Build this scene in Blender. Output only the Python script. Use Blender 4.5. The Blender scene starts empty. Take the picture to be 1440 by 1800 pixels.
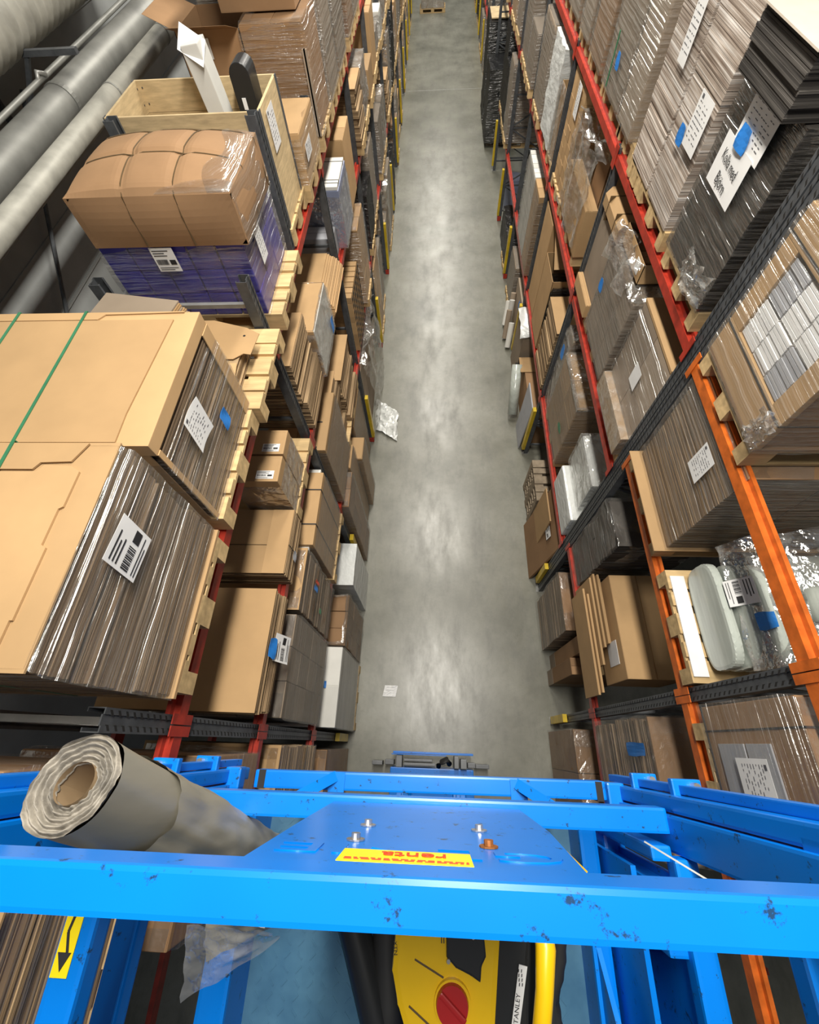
import bpy, bmesh, math, random
from mathutils import Vector, Matrix, noise

# ------------------------------------------------------------------ camera, light, exposure
SC = bpy.context.scene
C = SC.collection
cam = bpy.data.objects.new('camera', bpy.data.cameras.new('camera'))
C.objects.link(cam); SC.camera = cam
cam.data.sensor_fit = 'HORIZONTAL'; cam.data.sensor_width = 36
cam.data.lens = 36 * 767 / 1440
cam.data.clip_start = 0.02; cam.data.clip_end = 200
_r = Vector((0.998481, 0.033570, -0.043698)); _d = Vector((0.009155, -0.883053, -0.469183)); _f = Vector((-0.054339, 0.468070, -0.882019))
cam.matrix_world = Matrix(((_r.x, -_d.x, -_f.x, 0), (_r.y, -_d.y, -_f.y, 0), (_r.z, -_d.z, -_f.z, 7.2), (0, 0, 0, 1)))

W = bpy.data.worlds.new('hall_air'); SC.world = W; W.use_nodes = True
W.node_tree.nodes['Background'].inputs[0].default_value = (0.80, 0.88, 1.0, 1)
W.node_tree.nodes['Background'].inputs[1].default_value = 0.13

def area(name, loc, sx, sy, power, col=(1.0, 0.95, 0.86), rot=(0, 0, 0)):
    l = bpy.data.lights.new(name, 'AREA'); l.shape = 'RECTANGLE'; l.size = sx; l.size_y = sy
    l.energy = power; l.color = col
    o = bpy.data.objects.new(name, l); o.location = loc; o.rotation_euler = rot; C.objects.link(o)
    return o
for k in range(6):                       # the row of lamps hung above the aisle
    area('aisle_lamp', (0.15, 1.9 + 6.0 * k, 9.4), 0.4, 3.0, 345)
SC.view_settings.view_transform = 'Standard'; SC.view_settings.look = 'None'
SC.view_settings.gamma = 1; SC.view_settings.use_curve_mapping = False
SC.view_settings.exposure = 0.28

RNG = random.Random(7)
# ------------------------------------------------------------------ materials
def mat(name):
    m = bpy.data.materials.new(name); m.use_nodes = True
    nt = m.node_tree; b = nt.nodes['Principled BSDF']
    return m, nt, b
def nd(nt, t, **kw):
    n = nt.nodes.new(t)
    for k, v in kw.items(): setattr(n, k, v)
    return n
def coord(nt, scale=(1, 1, 1)):
    tc = nd(nt, 'ShaderNodeTexCoord'); mp = nd(nt, 'ShaderNodeMapping')
    mp.inputs['Scale'].default_value = scale
    nt.links.new(tc.outputs['Object'], mp.inputs['Vector'])
    return mp.outputs[0]
def nse(nt, vec, scale, detail=3, rough=0.55):
    n = nd(nt, 'ShaderNodeTexNoise'); n.inputs['Scale'].default_value = scale
    n.inputs['Detail'].default_value = detail; n.inputs['Roughness'].default_value = rough
    nt.links.new(vec, n.inputs['Vector']); return n.outputs['Fac']
def ramp(nt, fac, stops):
    r = nd(nt, 'ShaderNodeValToRGB'); e = r.color_ramp.elements
    while len(e) < len(stops): e.new(0.5)
    for i, (p, c) in enumerate(stops):
        e[i].position = p; e[i].color = (*c, 1) if len(c) == 3 else c
    nt.links.new(fac, r.inputs[0]); return r.outputs[0]
def bump(nt, b, h, strength=0.2, dist=0.01):
    n = nd(nt, 'ShaderNodeBump'); n.inputs['Strength'].default_value = strength
    n.inputs['Distance'].default_value = dist
    nt.links.new(h, n.inputs['Height']); nt.links.new(n.outputs[0], b.inputs['Normal'])
def tint(nt, col, lo=0.8, hi=1.12):
    oi = nd(nt, 'ShaderNodeObjectInfo'); mr = nd(nt, 'ShaderNodeMapRange')
    mr.inputs[3].default_value = lo; mr.inputs[4].default_value = hi
    nt.links.new(oi.outputs['Random'], mr.inputs[0])
    mx = nd(nt, 'ShaderNodeMix', data_type='RGBA', blend_type='MULTIPLY'); mx.inputs[0].default_value = 1
    nt.links.new(col, mx.inputs[6]); nt.links.new(mr.outputs[0], mx.inputs[7]); return mx.outputs[2]
def simple(name, col, rough=0.5, metal=0.0, var=0.12, scale=6, tnt=False, spec=0.5, bmp=0.0, stretch=(1, 1, 1)):
    m, nt, b = mat(name)
    v = coord(nt, stretch); n = nse(nt, v, scale, 4)
    lo = tuple(c * (1 - var * 2) for c in col); hi = tuple(min(1, c * (1 + var)) for c in col)
    c = ramp(nt, n, [(0.3, lo), (0.7, hi)])
    if tnt: c = tint(nt, c)
    nt.links.new(c, b.inputs['Base Color'])
    b.inputs['Roughness'].default_value = rough; b.inputs['Metallic'].default_value = metal
    b.inputs['Specular IOR Level'].default_value = spec
    if bmp: bump(nt, b, n, bmp)
    return m
M = {}
M['kraft'] = simple('kraft_card', (0.46, 0.295, 0.145), 0.75, var=0.05, scale=3, tnt=True, spec=0.25)
M['kraft_dark'] = simple('kraft_card_brown', (0.33, 0.195, 0.10), 0.75, var=0.06, scale=3, tnt=True, spec=0.25)
M['kraft_grey'] = simple('kraft_card_greyed', (0.34, 0.27, 0.20), 0.75, var=0.06, scale=3, tnt=True, spec=0.25)
M['white_card'] = simple('white_card', (0.72, 0.71, 0.66), 0.6, var=0.03, tnt=True, spec=0.3)
M['grey_card'] = simple('grey_panel', (0.40, 0.41, 0.44), 0.5, var=0.05)
M['bluegrey'] = simple('bluegrey_panel', (0.22, 0.25, 0.36), 0.45, var=0.06)
M['pale_card'] = simple('pale_beige_card', (0.52, 0.45, 0.37), 0.7, var=0.04)
M['print'] = simple('grey_print', (0.10, 0.10, 0.11), 0.6, var=0.02)
M['tape'] = simple('parcel_tape', (0.44, 0.27, 0.12), 0.25, var=0.04)
M['dark_gap'] = simple('black_void', (0.012, 0.011, 0.010), 0.8, var=0.05)
def edge_mat(name, a, b_, c, freq):
    m, nt, b = mat(name)
    v = coord(nt, (1.2, 1.2, freq)); n = nse(nt, v, 1.0, 2)
    v2 = coord(nt, (1, 1, 1)); n2 = nse(nt, v2, 2.5, 3)
    col = ramp(nt, n, [(0.28, a), (0.5, b_), (0.72, c)])
    c2 = ramp(nt, n2, [(0.3, (0.8, 0.8, 0.8)), (0.7, (1.1, 1.1, 1.1))])
    mx = nd(nt, 'ShaderNodeMix', data_type='RGBA', blend_type='MULTIPLY'); mx.inputs[0].default_value = 1
    nt.links.new(col, mx.inputs[6]); nt.links.new(c2, mx.inputs[7])
    nt.links.new(tint(nt, mx.outputs[2], 0.85, 1.1), b.inputs['Base Color'])
    b.inputs['Roughness'].default_value = 0.8; b.inputs['Specular IOR Level'].default_value = 0.2
    bump(nt, b, n, 0.5, 0.006)
    return m
M['edge'] = edge_mat('corrugated_edge', (0.13, 0.085, 0.048), (0.33, 0.225, 0.125), (0.55, 0.39, 0.22), 90)
M['edge_grey'] = edge_mat('corrugated_edge_brown', (0.085, 0.056, 0.035), (0.19, 0.13, 0.08), (0.31, 0.225, 0.145), 90)
M['edge_white'] = edge_mat('white_lined_edge', (0.16, 0.11, 0.08), (0.44, 0.37, 0.31), (0.78, 0.73, 0.68), 70)
M['edge_dark'] = edge_mat('dark_sheet_edge', (0.018, 0.016, 0.015), (0.05, 0.045, 0.04), (0.11, 0.10, 0.09), 60)
M['wood'] = simple('pallet_wood', (0.62, 0.44, 0.22), 0.7, var=0.14, scale=9, tnt=True, stretch=(0.4, 2.2, 2.2), spec=0.25)
M['wood_pale'] = simple('crate_wood', (0.66, 0.50, 0.28), 0.65, var=0.12, scale=7, tnt=True, stretch=(1, 1, 6), spec=0.3)
M['wood_grey'] = simple('weathered_wood', (0.30, 0.24, 0.17), 0.8, var=0.16, scale=9, tnt=True, spec=0.2)
M['post'] = simple('dark_grey_steel', (0.095, 0.102, 0.11), 0.45, 0.25, var=0.15, scale=14)

M['galv'] = simple('galvanised_steel', (0.42, 0.42, 0.40), 0.42, 0.55, var=0.12, scale=10)
M['red'] = simple('red_beam_paint', (0.42, 0.035, 0.018), 0.4, var=0.18, scale=12)
M['orange'] = simple('orange_beam_paint', (0.66, 0.145, 0.018), 0.4, var=0.16, scale=12)
M['yellow'] = simple('yellow_guard_paint', (0.62, 0.43, 0.02), 0.4, var=0.12)
M['paper'] = simple('white_paper', (0.80, 0.80, 0.79), 0.5, var=0.03)
M['ink'] = simple('black_ink', (0.02, 0.02, 0.022), 0.6, var=0.02)
M['bluetape'] = simple('blue_tape', (0.02, 0.20, 0.62), 0.45, var=0.1)
M['green'] = simple('green_strap', (0.03, 0.17, 0.08), 0.35, var=0.1)
M['strap'] = simple('brown_strap', (0.10, 0.065, 0.03), 0.35, var=0.1)
M['purple'] = simple('violet_blue_card', (0.035, 0.030, 0.30), 0.4, var=0.2, scale=5)
M['black'] = simple('black_plastic', (0.016, 0.017, 0.018), 0.35, var=0.1)
M['rubber'] = simple('black_rubber', (0.018, 0.018, 0.018), 0.6, var=0.1)
M['vacyellow'] = simple('yellow_plastic', (0.78, 0.48, 0.004), 0.32, var=0.05)
M['vacred'] = simple('red_knob_plastic', (0.38, 0.012, 0.012), 0.35, var=0.05)
M['sticker'] = simple('yellow_sticker', (0.88, 0.68, 0.01), 0.35, var=0.03)
M['redink'] = simple('red_ink', (0.62, 0.05, 0.01), 0.5, var=0.02)
M['rust'] = simple('rusty_bolt', (0.36, 0.13, 0.03), 0.5, 0.4, var=0.3, scale=60)
M['chrome'] = simple('zinc_bolt', (0.66, 0.62, 0.56), 0.3, 0.9, var=0.1)
M['darkgrey'] = simple('grey_machine_metal', (0.13, 0.135, 0.14), 0.4, 0.4, var=0.1)
M['core'] = simple('cardboard_core', (0.36, 0.25, 0.14), 0.7, var=0.08)
M['rolltube'] = simple('grey_green_film', (0.29, 0.27, 0.215), 0.45, var=0.05, scale=3, bmp=0.25, stretch=(3, 3, 0.8))
M['rollend'] = simple('frayed_film_edge', (0.25, 0.225, 0.185), 0.6, var=0.3, scale=22, bmp=0.6)
M['rollpale'] = simple('pale_poly_roll', (0.50, 0.54, 0.49), 0.2, var=0.10, scale=4, bmp=0.12, spec=0.8, stretch=(2, .6, 5))

def blue_paint(name, col, dirt):
    m, nt, b = mat(name)
    v = coord(nt); n1 = nse(nt, v, 4, 3); n2 = nse(nt, v, 38, 5, 0.7)
    c1 = ramp(nt, n1, [(0.3, tuple(x * 0.86 for x in col)), (0.7, col)])
    msk = ramp(nt, n2, [(0.70 - dirt, (0, 0, 0)), (0.76 - dirt, (1, 1, 1))])
    mx = nd(nt, 'ShaderNodeMix', data_type='RGBA')
    nt.links.new(msk, mx.inputs[0]); nt.links.new(c1, mx.inputs[6]); mx.inputs[7].default_value = (0.012, 0.045, 0.11, 1)
    nt.links.new(mx.outputs[2], b.inputs['Base Color'])
    b.inputs['Roughness'].default_value = 0.30; b.inputs['Specular IOR Level'].default_value = 0.4
    return m
M['blue'] = blue_paint('blue_lift_paint', (0.0, 0.185, 0.70), 0.085)

def tread():
    m, nt, b = mat('blue_tread_plate')
    v = coord(nt); n1 = nse(nt, v, 9, 4)
    c1 = ramp(nt, n1, [(0.3, (0.04, 0.12, 0.21)), (0.7, (0.075, 0.19, 0.29))])
    nt.links.new(c1, b.inputs['Base Color']); b.inputs['Roughness'].default_value = 0.4; b.inputs['Metallic'].default_value = 0.2
    return m
M['tread'] = tread()
def film(name, lo, hi, col, streak, rough=0.2, bstr=0.9, gloss=0.3, dist=0.05):
    m, nt, b = mat(name)
    v = coord(nt, streak); n = nse(nt, v, 1.0, 3, 0.5)
    n2 = nse(nt, coord(nt), 9, 4, 0.6)
    ad = nd(nt, 'ShaderNodeMath', operation='MULTIPLY_ADD'); nt.links.new(n2, ad.inputs[0]); ad.inputs[1].default_value = 0.22; nt.links.new(n, ad.inputs[2])
    bp = nd(nt, 'ShaderNodeBump'); bp.inputs['Strength'].default_value = bstr; bp.inputs['Distance'].default_value = dist
    nt.links.new(ad.outputs[0], bp.inputs['Height'])
    f = ramp(nt, n, [(0.40, (lo,) * 3), (0.58, ((lo * 2 + hi) / 3,) * 3), (0.75, (hi,) * 3)])
    tr = nd(nt, 'ShaderNodeBsdfTransparent'); df = nd(nt, 'ShaderNodeBsdfDiffuse'); gl = nd(nt, 'ShaderNodeBsdfGlossy')
    df.inputs['Color'].default_value = (*col, 1); gl.inputs['Roughness'].default_value = rough; gl.inputs['Color'].default_value = (0.95, 0.95, 0.93, 1)
    nt.links.new(bp.outputs[0], gl.inputs['Normal']); nt.links.new(bp.outputs[0], df.inputs['Normal'])
    m1 = nd(nt, 'ShaderNodeMixShader'); m2 = nd(nt, 'ShaderNodeMixShader')
    nt.links.new(f, m1.inputs[0]); nt.links.new(tr.outputs[0], m1.inputs[1]); nt.links.new(df.outputs[0], m1.inputs[2])
    m2.inputs[0].default_value = gloss; nt.links.new(m1.outputs[0], m2.inputs[1]); nt.links.new(gl.outputs[0], m2.inputs[2])
    nt.links.new(m2.outputs[0], nt.nodes['Material Output'].inputs['Surface'])
    return m
M['film'] = film('stretch_film', 0.0, 0.26, (0.55, 0.51, 0.46), (2.4, 0.5, 40), 0.22, 0.9, 0.2, 0.06)
M['film_grey'] = film('grey_stretch_film', 0.22, 0.6, (0.25, 0.235, 0.21), (2.4, 0.8, 32), 0.22, 0.8, 0.16)
M['film_clear'] = film('clear_film_bag', 0.06, 0.55, (0.66, 0.66, 0.64), (7, 7, 9), 0.14, 1.0, 0.32)
M['film_white'] = film('white_foam_film', 0.9, 1.0, (0.70, 0.72, 0.70), (5, 5, 14), 0.35, 0.3, 0.12)
M['film_black'] = film('black_stretch_film', 0.92, 1.0, (0.012, 0.012, 0.013), (4, 3, 26), 0.2, 0.8, 0.14)
M['film_dark'] = film('dark_stretch_film', 0.30, 0.6, (0.10, 0.09, 0.08), (3, 1.6, 30), 0.2, 0.9, 0.2)

def floor_mat():
    m, nt, b = mat('polished_concrete')
    v = coord(nt); n1 = nse(nt, v, 0.9, 6, 0.62); n2 = nse(nt, coord(nt, (1, 0.35, 1)), 3.0, 6, 0.7); n3 = nse(nt, v, 14, 5, 0.7)
    c1 = ramp(nt, n1, [(0.3, (0.125, 0.125, 0.098)), (0.5, (0.195, 0.193, 0.156)), (0.72, (0.265, 0.262, 0.218))])
    c2 = ramp(nt, n2, [(0.28, (0.62, 0.62, 0.62)), (0.5, (1, 1, 1)), (0.8, (1.12, 1.12, 1.12))])
    mx = nd(nt, 'ShaderNodeMix', data_type='RGBA', blend_type='MULTIPLY'); mx.inputs[0].default_value = 0.8
    nt.links.new(c1, mx.inputs[6]); nt.links.new(c2, mx.inputs[7])
    c3 = ramp(nt, n3, [(0.25, (0.7, 0.7, 0.7)), (0.5, (1, 1, 1))])
    mx2 = nd(nt, 'ShaderNodeMix', data_type='RGBA', blend_type='MULTIPLY'); mx2.inputs[0].default_value = 0.45
    nt.links.new(mx.outputs[2], mx2.inputs[6]); nt.links.new(c3, mx2.inputs[7])
    nt.links.new(mx2.outputs[2], b.inputs['Base Color'])
    rr = ramp(nt, n2, [(0.3, (0.42,) * 3), (0.7, (0.27,) * 3)])
    nt.links.new(rr, b.inputs['Roughness']); b.inputs['Specular IOR Level'].default_value = 0.8
    bump(nt, b, n3, 0.06, 0.01)
    return m
M['floor'] = floor_mat()
M['wall'] = simple('dark_panel_wall', (0.36, 0.375, 0.37), 0.6, var=0.08, scale=2)
M['pipe'] = simple('galvanised_pipe', (0.26, 0.26, 0.24), 0.5, 0.4, var=0.15, scale=3)
M['pipe_dusty'] = simple('dusty_duct_sleeve', (0.40, 0.39, 0.34), 0.55, 0.2, var=0.15, scale=5, bmp=0.4)

# ------------------------------------------------------------------ mesh builders
class MB:
    def __init__(s): s.v = []; s.f = []; s.smooth = False
    def box(s, x0, x1, y0, y1, z0, z1, rot=None, piv=None):
        p = [Vector((x, y, z)) for z in (z0, z1) for y in (y0, y1) for x in (x0, x1)]
        if rot is not None:
            c = Vector(piv) if piv is not None else Vector(((x0 + x1) / 2, (y0 + y1) / 2, (z0 + z1) / 2))
            p = [c + rot @ (q - c) for q in p]
        return s.hexa(p)
    def hexa(s, p):          # 8 points: bottom (00,10,01,11), top likewise
        n = len(s.v); s.v += [tuple(q) for q in p]
        for a in ((0, 2, 3, 1), (4, 5, 7, 6), (0, 1, 5, 4), (2, 6, 7, 3), (0, 4, 6, 2), (1, 3, 7, 5)):
            s.f.append(tuple(n + i for i in a))
        return s
    def bar(s, a, b, w, h, up=(0, 0, 1)):
        a = Vector(a); b = Vector(b); d = (b - a).normalized(); u = Vector(up)
        if abs(d.dot(u)) > 0.97: u = Vector((0, 1, 0))
        r = d.cross(u).normalized(); u = r.cross(d).normalized()
        p = []
        for q in (a, b):
            for j in (-1, 1):
                for i in (-1, 1): p.append(q + r * (i * w / 2) + u * (j * h / 2))
        return s.hexa(p)
    def tube(s, pts, rad, seg=12, cap=True):
        pts = [Vector(p) for p in pts]; n0 = len(s.v); R = rad if isinstance(rad, (list, tuple)) else [rad] * len(pts)
        for i, p in enumerate(pts):
            d = (pts[min(i + 1, len(pts) - 1)] - pts[max(i - 1, 0)]).normalized()
            u = Vector((0, 0, 1)) if abs(d.z) < 0.9 else Vector((0, 1, 0))
            r = d.cross(u).normalized(); u = r.cross(d)
            for k in range(seg):
                t = 2 * math.pi * k / seg
                s.v.append(tuple(p + (r * math.cos(t) + u * math.sin(t)) * R[i]))
        for i in range(len(pts) - 1):
            for k in range(seg):
                a = n0 + i * seg + k; b = n0 + i * seg + (k + 1) % seg
                s.f.append((a, b, b + seg, a + seg))
        if cap:
            s.f.append(tuple(n0 + k for k in reversed(range(seg))))
            s.f.append(tuple(n0 + (len(pts) - 1) * seg + k for k in range(seg)))
        return s
    def prism(s, poly, o, u, v, n, t):   # polygon in the plane (o,u,v) given thickness t along n
        o, u, v, n = map(Vector, (o, u, v, n)); k = len(poly); n0 = len(s.v)
        for h in (0, t):
            for a, b in poly: s.v.append(tuple(o + u * a + v * b + n * h))
        s.f.append(tuple(n0 + i for i in reversed(range(k)))); s.f.append(tuple(n0 + k + i for i in range(k)))
        for i in range(k):
            j = (i + 1) % k; s.f.append((n0 + i, n0 + j, n0 + k + j, n0 + k + i))
        return s
    def sheet(s, fn, nu, nv):            # grid surface
        n0 = len(s.v)
        for j in range(nv + 1):
            for i in range(nu + 1): s.v.append(tuple(fn(i / nu, j / nv)))
        for j in range(nv):
            for i in range(nu):
                a = n0 + j * (nu + 1) + i; s.f.append((a, a + 1, a + nu + 2, a + nu + 1))
        return s
    def build(s, name, m, parent=None, bevel=0, smooth=False, label=None, kind=None, wp=None):
        o0 = Vector(wp) if wp is not None else (worldloc(parent) if parent else Vector((0, 0, 0)))
        me = bpy.data.meshes.new(name)
        me.from_pydata([tuple(Vector(p) - o0) for p in s.v], [], s.f); me.update()
        bm = bmesh.new(); bm.from_mesh(me); bmesh.ops.recalc_face_normals(bm, faces=bm.faces)
        if bevel: bmesh.ops.bevel(bm, geom=bm.edges[:], offset=bevel, segments=2, affect='EDGES', profile=0.7)
        bm.to_mesh(me); bm.free()
        if smooth:
            for p in me.polygons: p.use_smooth = True
        me.materials.append(m if not isinstance(m, str) else M[m])
        o = bpy.data.objects.new(name, me); C.objects.link(o)
        if parent: o.parent = parent
        elif wp is not None: o.location = wp
        if label: o['label'] = label
        if kind: o['kind'] = kind
        return o
WL = {}
def worldloc(o):
    l = Vector((0, 0, 0))
    while o is not None: l += o.location; o = o.parent
    return l
LABELS = set()
def thing(name, label, cat, loc, group=None, rz=0):
    o = bpy.data.objects.new(name, None); C.objects.link(o); o.location = loc; o.empty_display_size = 0.1
    o.rotation_euler = (0, 0, rz)
    o['label'] = label; o['category'] = cat
    if group: o['group'] = group
    if label in LABELS: print('DUPLABEL', label)
    LABELS.add(label)
    return o
def copytree(src, loc, label, group=None):
    r = src.copy(); C.objects.link(r); r.location = loc; r['label'] = label
    if group: r['group'] = group
    LABELS.add(label)
    for ch in src.children:
        c = ch.copy(); C.objects.link(c); c.parent = r
        for g in ch.children:
            d = g.copy(); C.objects.link(d); d.parent = c
    return r
def struct(name, mb, m):
    o = mb.build(name, m); o['kind'] = 'structure'; return o
def jit(a): return RNG.uniform(-a, a)

def text_mesh(txt, size, ext=0.0005, thin=0.0):
    cu = bpy.data.curves.new('lettering', 'FONT'); cu.body = txt; cu.size = size; cu.extrude = ext
    cu.offset = thin; cu.align_x = 'CENTER'; cu.align_y = 'CENTER'; cu.resolution_u = 3
    o = bpy.data.objects.new('lettering', cu); C.objects.link(o)
    dg = bpy.context.evaluated_depsgraph_get(); dg.update()
    me = bpy.data.meshes.new_from_object(o.evaluated_get(dg)); bpy.data.objects.remove(o)
    return me
def text(txt, size, o, u, v, m, parent, name='lettering', ext=0.0005, sx=1.0, thin=0.0):
    me = text_mesh(txt, size, ext, thin); u = Vector(u).normalized(); v = Vector(v).normalized(); n = u.cross(v)
    T = Matrix(((u.x * sx, v.x, n.x, 0), (u.y * sx, v.y, n.y, 0), (u.z * sx, v.z, n.z, 0), (0, 0, 0, 1)))
    T.translation = Vector(o) - worldloc(parent)
    me.transform(T); me.materials.clear(); me.materials.append(M[m])
    ob = bpy.data.objects.new(name, me); C.objects.link(ob); ob.parent = parent
    return ob

# paper label with printed bars, standing off a surface: c centre, u reading direction, v up, n outward
def paper(parent, c, u, v, w, h, style='bars', name='label', label='white printed label', curl=0.0):
    c, u, v = Vector(c), Vector(u).normalized(), Vector(v).normalized(); n = u.cross(v)
    mb = MB()
    def fn(a, b): return c + u * ((a - .5) * w) + v * ((b - .5) * h) + n * (0.003 + curl * (a - .5) ** 2 * 4 * w)
    mb.sheet(fn, 6, 2)
    o = mb.build(name, 'paper', parent, label=label)
    sm = o.modifiers.new('thick', 'SOLIDIFY'); sm.thickness = 0.001
    pr = MB(); rg = random.Random(int(abs(c.x * 977 + c.y * 1313 + c.z * 711)))
    def bar(a0, a1, b0, b1):
        pts = []
        for k in (0.0042, 0.0052):
            for b in (b0, b1):
                for a in (a0, a1): pts.append(c + u * ((a - .5) * w) + v * ((b - .5) * h) + n * (k + curl * (a - .5) ** 2 * 4 * w))
        pr.hexa(pts)
    if style == 'bars':
        x = 0.08
        while x < 0.55:
            q = rg.uniform(0.008, 0.03); bar(x, x + q, 0.30, 0.52); x += q + rg.uniform(0.012, 0.03)
        for r in range(3): bar(0.08, rg.uniform(0.5, 0.9), 0.86 - r * 0.1, 0.89 - r * 0.1)
        bar(0.66, 0.92, 0.30, 0.50); bar(0.08, 0.9, 0.16, 0.18); bar(0.08, 0.7, 0.08, 0.10)
    elif style == 'lines':
        for r in range(8):
            x = 0.12
            while x < 0.85:
                q = rg.uniform(0.03, 0.11); bar(x, min(0.9, x + q), 0.82 - r * 0.09, 0.832 - r * 0.09); x += q + rg.choice((0.03, 0.05, 0.16))
        bar(0.12, 0.24, 0.88, 0.95)
    if style in ('bars', 'lines'): pr.build('print', 'ink' if style == 'bars' else 'print', o)
    return o
def tape(parent, c, u, v, w, h, m='bluetape', label='blue tape'):
    c, u, v = Vector(c), Vector(u).normalized(), Vector(v).normalized(); n = u.cross(v); mb = MB()
    mb.sheet(lambda a, b: c + u * ((a - .5) * w * (1 + .1 * math.sin(b * 5))) + v * ((b - .5) * h) + n * (0.006 + 0.004 * math.sin(a * 4 + b * 3)), 4, 4)
    o = mb.build('tape', m, parent, label=label)
    sm = o.modifiers.new('thick', 'SOLIDIFY'); sm.thickness = 0.001
    return o

# ------------------------------------------------------------------ pallets
PAL = {}
def pallet(x, y, z, label, wood='wood', ly=0.8, lx=1.2, cat='pallet', name='wooden_pallet', rz=0):
    key = (wood, round(ly, 2), round(lx, 2))
    if key in PAL:
        o = copytree(PAL[key], (x, y, z), label, 'wooden pallets'); o.rotation_euler = (0, 0, rz); return o
    t = thing(name, label, cat, (x, y, z), 'wooden pallets')
    t.rotation_euler = (0, 0, 0)
    o = (x, y, z)
    def pc(nm, x0, x1, y0, y1, z0, z1):
        MB().box(x + x0, x + x1, y + y0, y + y1, z + z0, z + z1).build(nm, wood, t)
    for yc, wd in ((-ly / 2 + .0725, .145), (-ly / 4 + .02, .1), (0, .145), (ly / 4 - .02, .1), (ly / 2 - .0725, .145)):
        pc('deck_board', -lx / 2, lx / 2, yc - wd / 2, yc + wd / 2, .122, .144)
    for xc in (-lx / 2 + .0725, 0, lx / 2 - .0725):
        pc('cross_board', xc - .0725, xc + .0725, -ly / 2, ly / 2, .100, .122)
        for yc, wd in ((-ly / 2 + .05, .1), (0, .145), (ly / 2 - .05, .1)):
            pc('block', xc - .0725, xc + .0725, yc - wd / 2, yc + wd / 2, .022, .100)
    for yc, wd in ((-ly / 2 + .05, .1), (0, .145), (ly / 2 - .05, .1)):
        pc('bottom_board', -lx / 2, lx / 2, yc - wd / 2, yc + wd / 2, 0, .022)
    PAL[key] = t; t.rotation_euler = (0, 0, rz)
    return t

# ------------------------------------------------------------------ load pieces (x0<x1 etc. in metres)
def p_carton(t, x0, x1, y0, y1, z0, z1, m='kraft', axis='x', name='carton', bev=0.008, seam=True, tp=True, dark=None):
    MB().box(x0, x1, y0, y1, z0, z1).build(name, m, t, bevel=bev)
    if seam:                                  # two closed top flaps with an open joint between
        g = 0.004; h = 0.004
        if axis == 'x':
            ym = (y0 + y1) / 2
            MB().box(x0 + .004, x1 - .004, y0 + .004, ym - g, z1 + .0005, z1 + h).build('flap', m, t)
            MB().box(x0 + .004, x1 - .004, ym + g, y1 - .004, z1 + .0005, z1 + h).build('flap', m, t)
            if tp: MB().box(x0 - .001, x1 + .001, ym - .025, ym + .025, z1 + h, z1 + h + .001).build('tape', 'tape', t)
        else:
            xm = (x0 + x1) / 2
            MB().box(x0 + .004, xm - g, y0 + .004, y1 - .004, z1 + .0005, z1 + h).build('flap', m, t)
            MB().box(xm + g, x1 - .004, y0 + .004, y1 - .004, z1 + .0005, z1 + h).build('flap', m, t)
            if tp: MB().box(xm - .025, xm + .025, y0 - .001, y1 + .001, z1 + h, z1 + h + .001).build('tape', 'tape', t)
def p_stack(t, x0, x1, y0, y1, z0, z1, m='edge', layer=0.011, j=0.004, bj=0.012, bundle=9, top=None, topm='kraft', lean=(0, 0)):
    mb = MB(); z = z0; i = 0; bx = by = 0; bl = [1, 1]
    while z < z1 - 1e-4:
        if i % bundle == 0: bx = jit(bj); by = jit(bj)
        h = min(layer * RNG.uniform(0.8, 1.2), z1 - z); k = (z - z0)
        a, b, c, d = (jit(j) for _ in range(4))
        mb.box(x0 + a + bx + lean[0] * k, x1 + b + bx + lean[0] * k, y0 + c + by + lean[1] * k, y1 + d + by + lean[1] * k, z + .0008, z + h)
        z += h; i += 1
    mb.build('sheet_stack', m, t, kind='stuff')
    if top is None: top = 0.012
    if top:
        k = z1 - z0
        MB().box(x0 - top + lean[0] * k, x1 + top + lean[0] * k, y0 - top + lean[1] * k, y1 + top + lean[1] * k, z1, z1 + .008).build('top_sheet', topm, t)
def p_film(t, x0, x1, y0, y1, z0, z1, m='film', step=0.09, amp=0.006, rim=0.10, top=False, off=0.012, name='stretch_film'):
    x0 -= off; x1 += off; y0 -= off; y1 += off; z1 += off
    mb = MB()
    def nz(p): return p + noise.noise_vector(p * 6.0) * amp
    def face(a, du, dv):
        nu = max(2, int(du.length / step)); nv = max(2, int(dv.length / step))
        mb.sheet(lambda i, j: nz(a + du * i + dv * j), nu, nv)
    X, Y, Z = Vector((x1 - x0, 0, 0)), Vector((0, y1 - y0, 0)), Vector((0, 0, z1 - z0))
    face(Vector((x0, y0, z0)), X, Z); face(Vector((x0, y1, z0)), X, Z)
    face(Vector((x0, y0, z0)), Y, Z); face(Vector((x1, y0, z0)), Y, Z)
    if top: face(Vector((x0, y0, z1)), X, Y)
    elif rim:
        r = rim
        face(Vector((x0, y0, z1)), X, Vector((0, r, -.004))); face(Vector((x0, y1, z1)), X, Vector((0, -r, -.004)))
        face(Vector((x0, y0, z1)), Y, Vector((r, 0, -.004))); face(Vector((x1, y0, z1)), Y, Vector((-r, 0, -.004)))
    cx, cy = (x0 + x1) / 2, (y0 + y1) / 2; rr_ = .07
    if rim or top is not None:
        q = []
        for (a, b, c) in mb.v:
            k = max(0.0, (c - (z1 - rr_)) / rr_)
            if k > 0 and not top:
                k = min(1, k); d = .022 * k * k
                ex = abs(a - (x0 if a < cx else x1)); ey = abs(b - (y0 if b < cy else y1))
                if ex < .03: a += d if a < cx else -d
                if ey < .03: b += d if b < cy else -d
            q.append((a, b, c))
        mb.v = q
    return mb.build(name, m, t, smooth=True)
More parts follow.
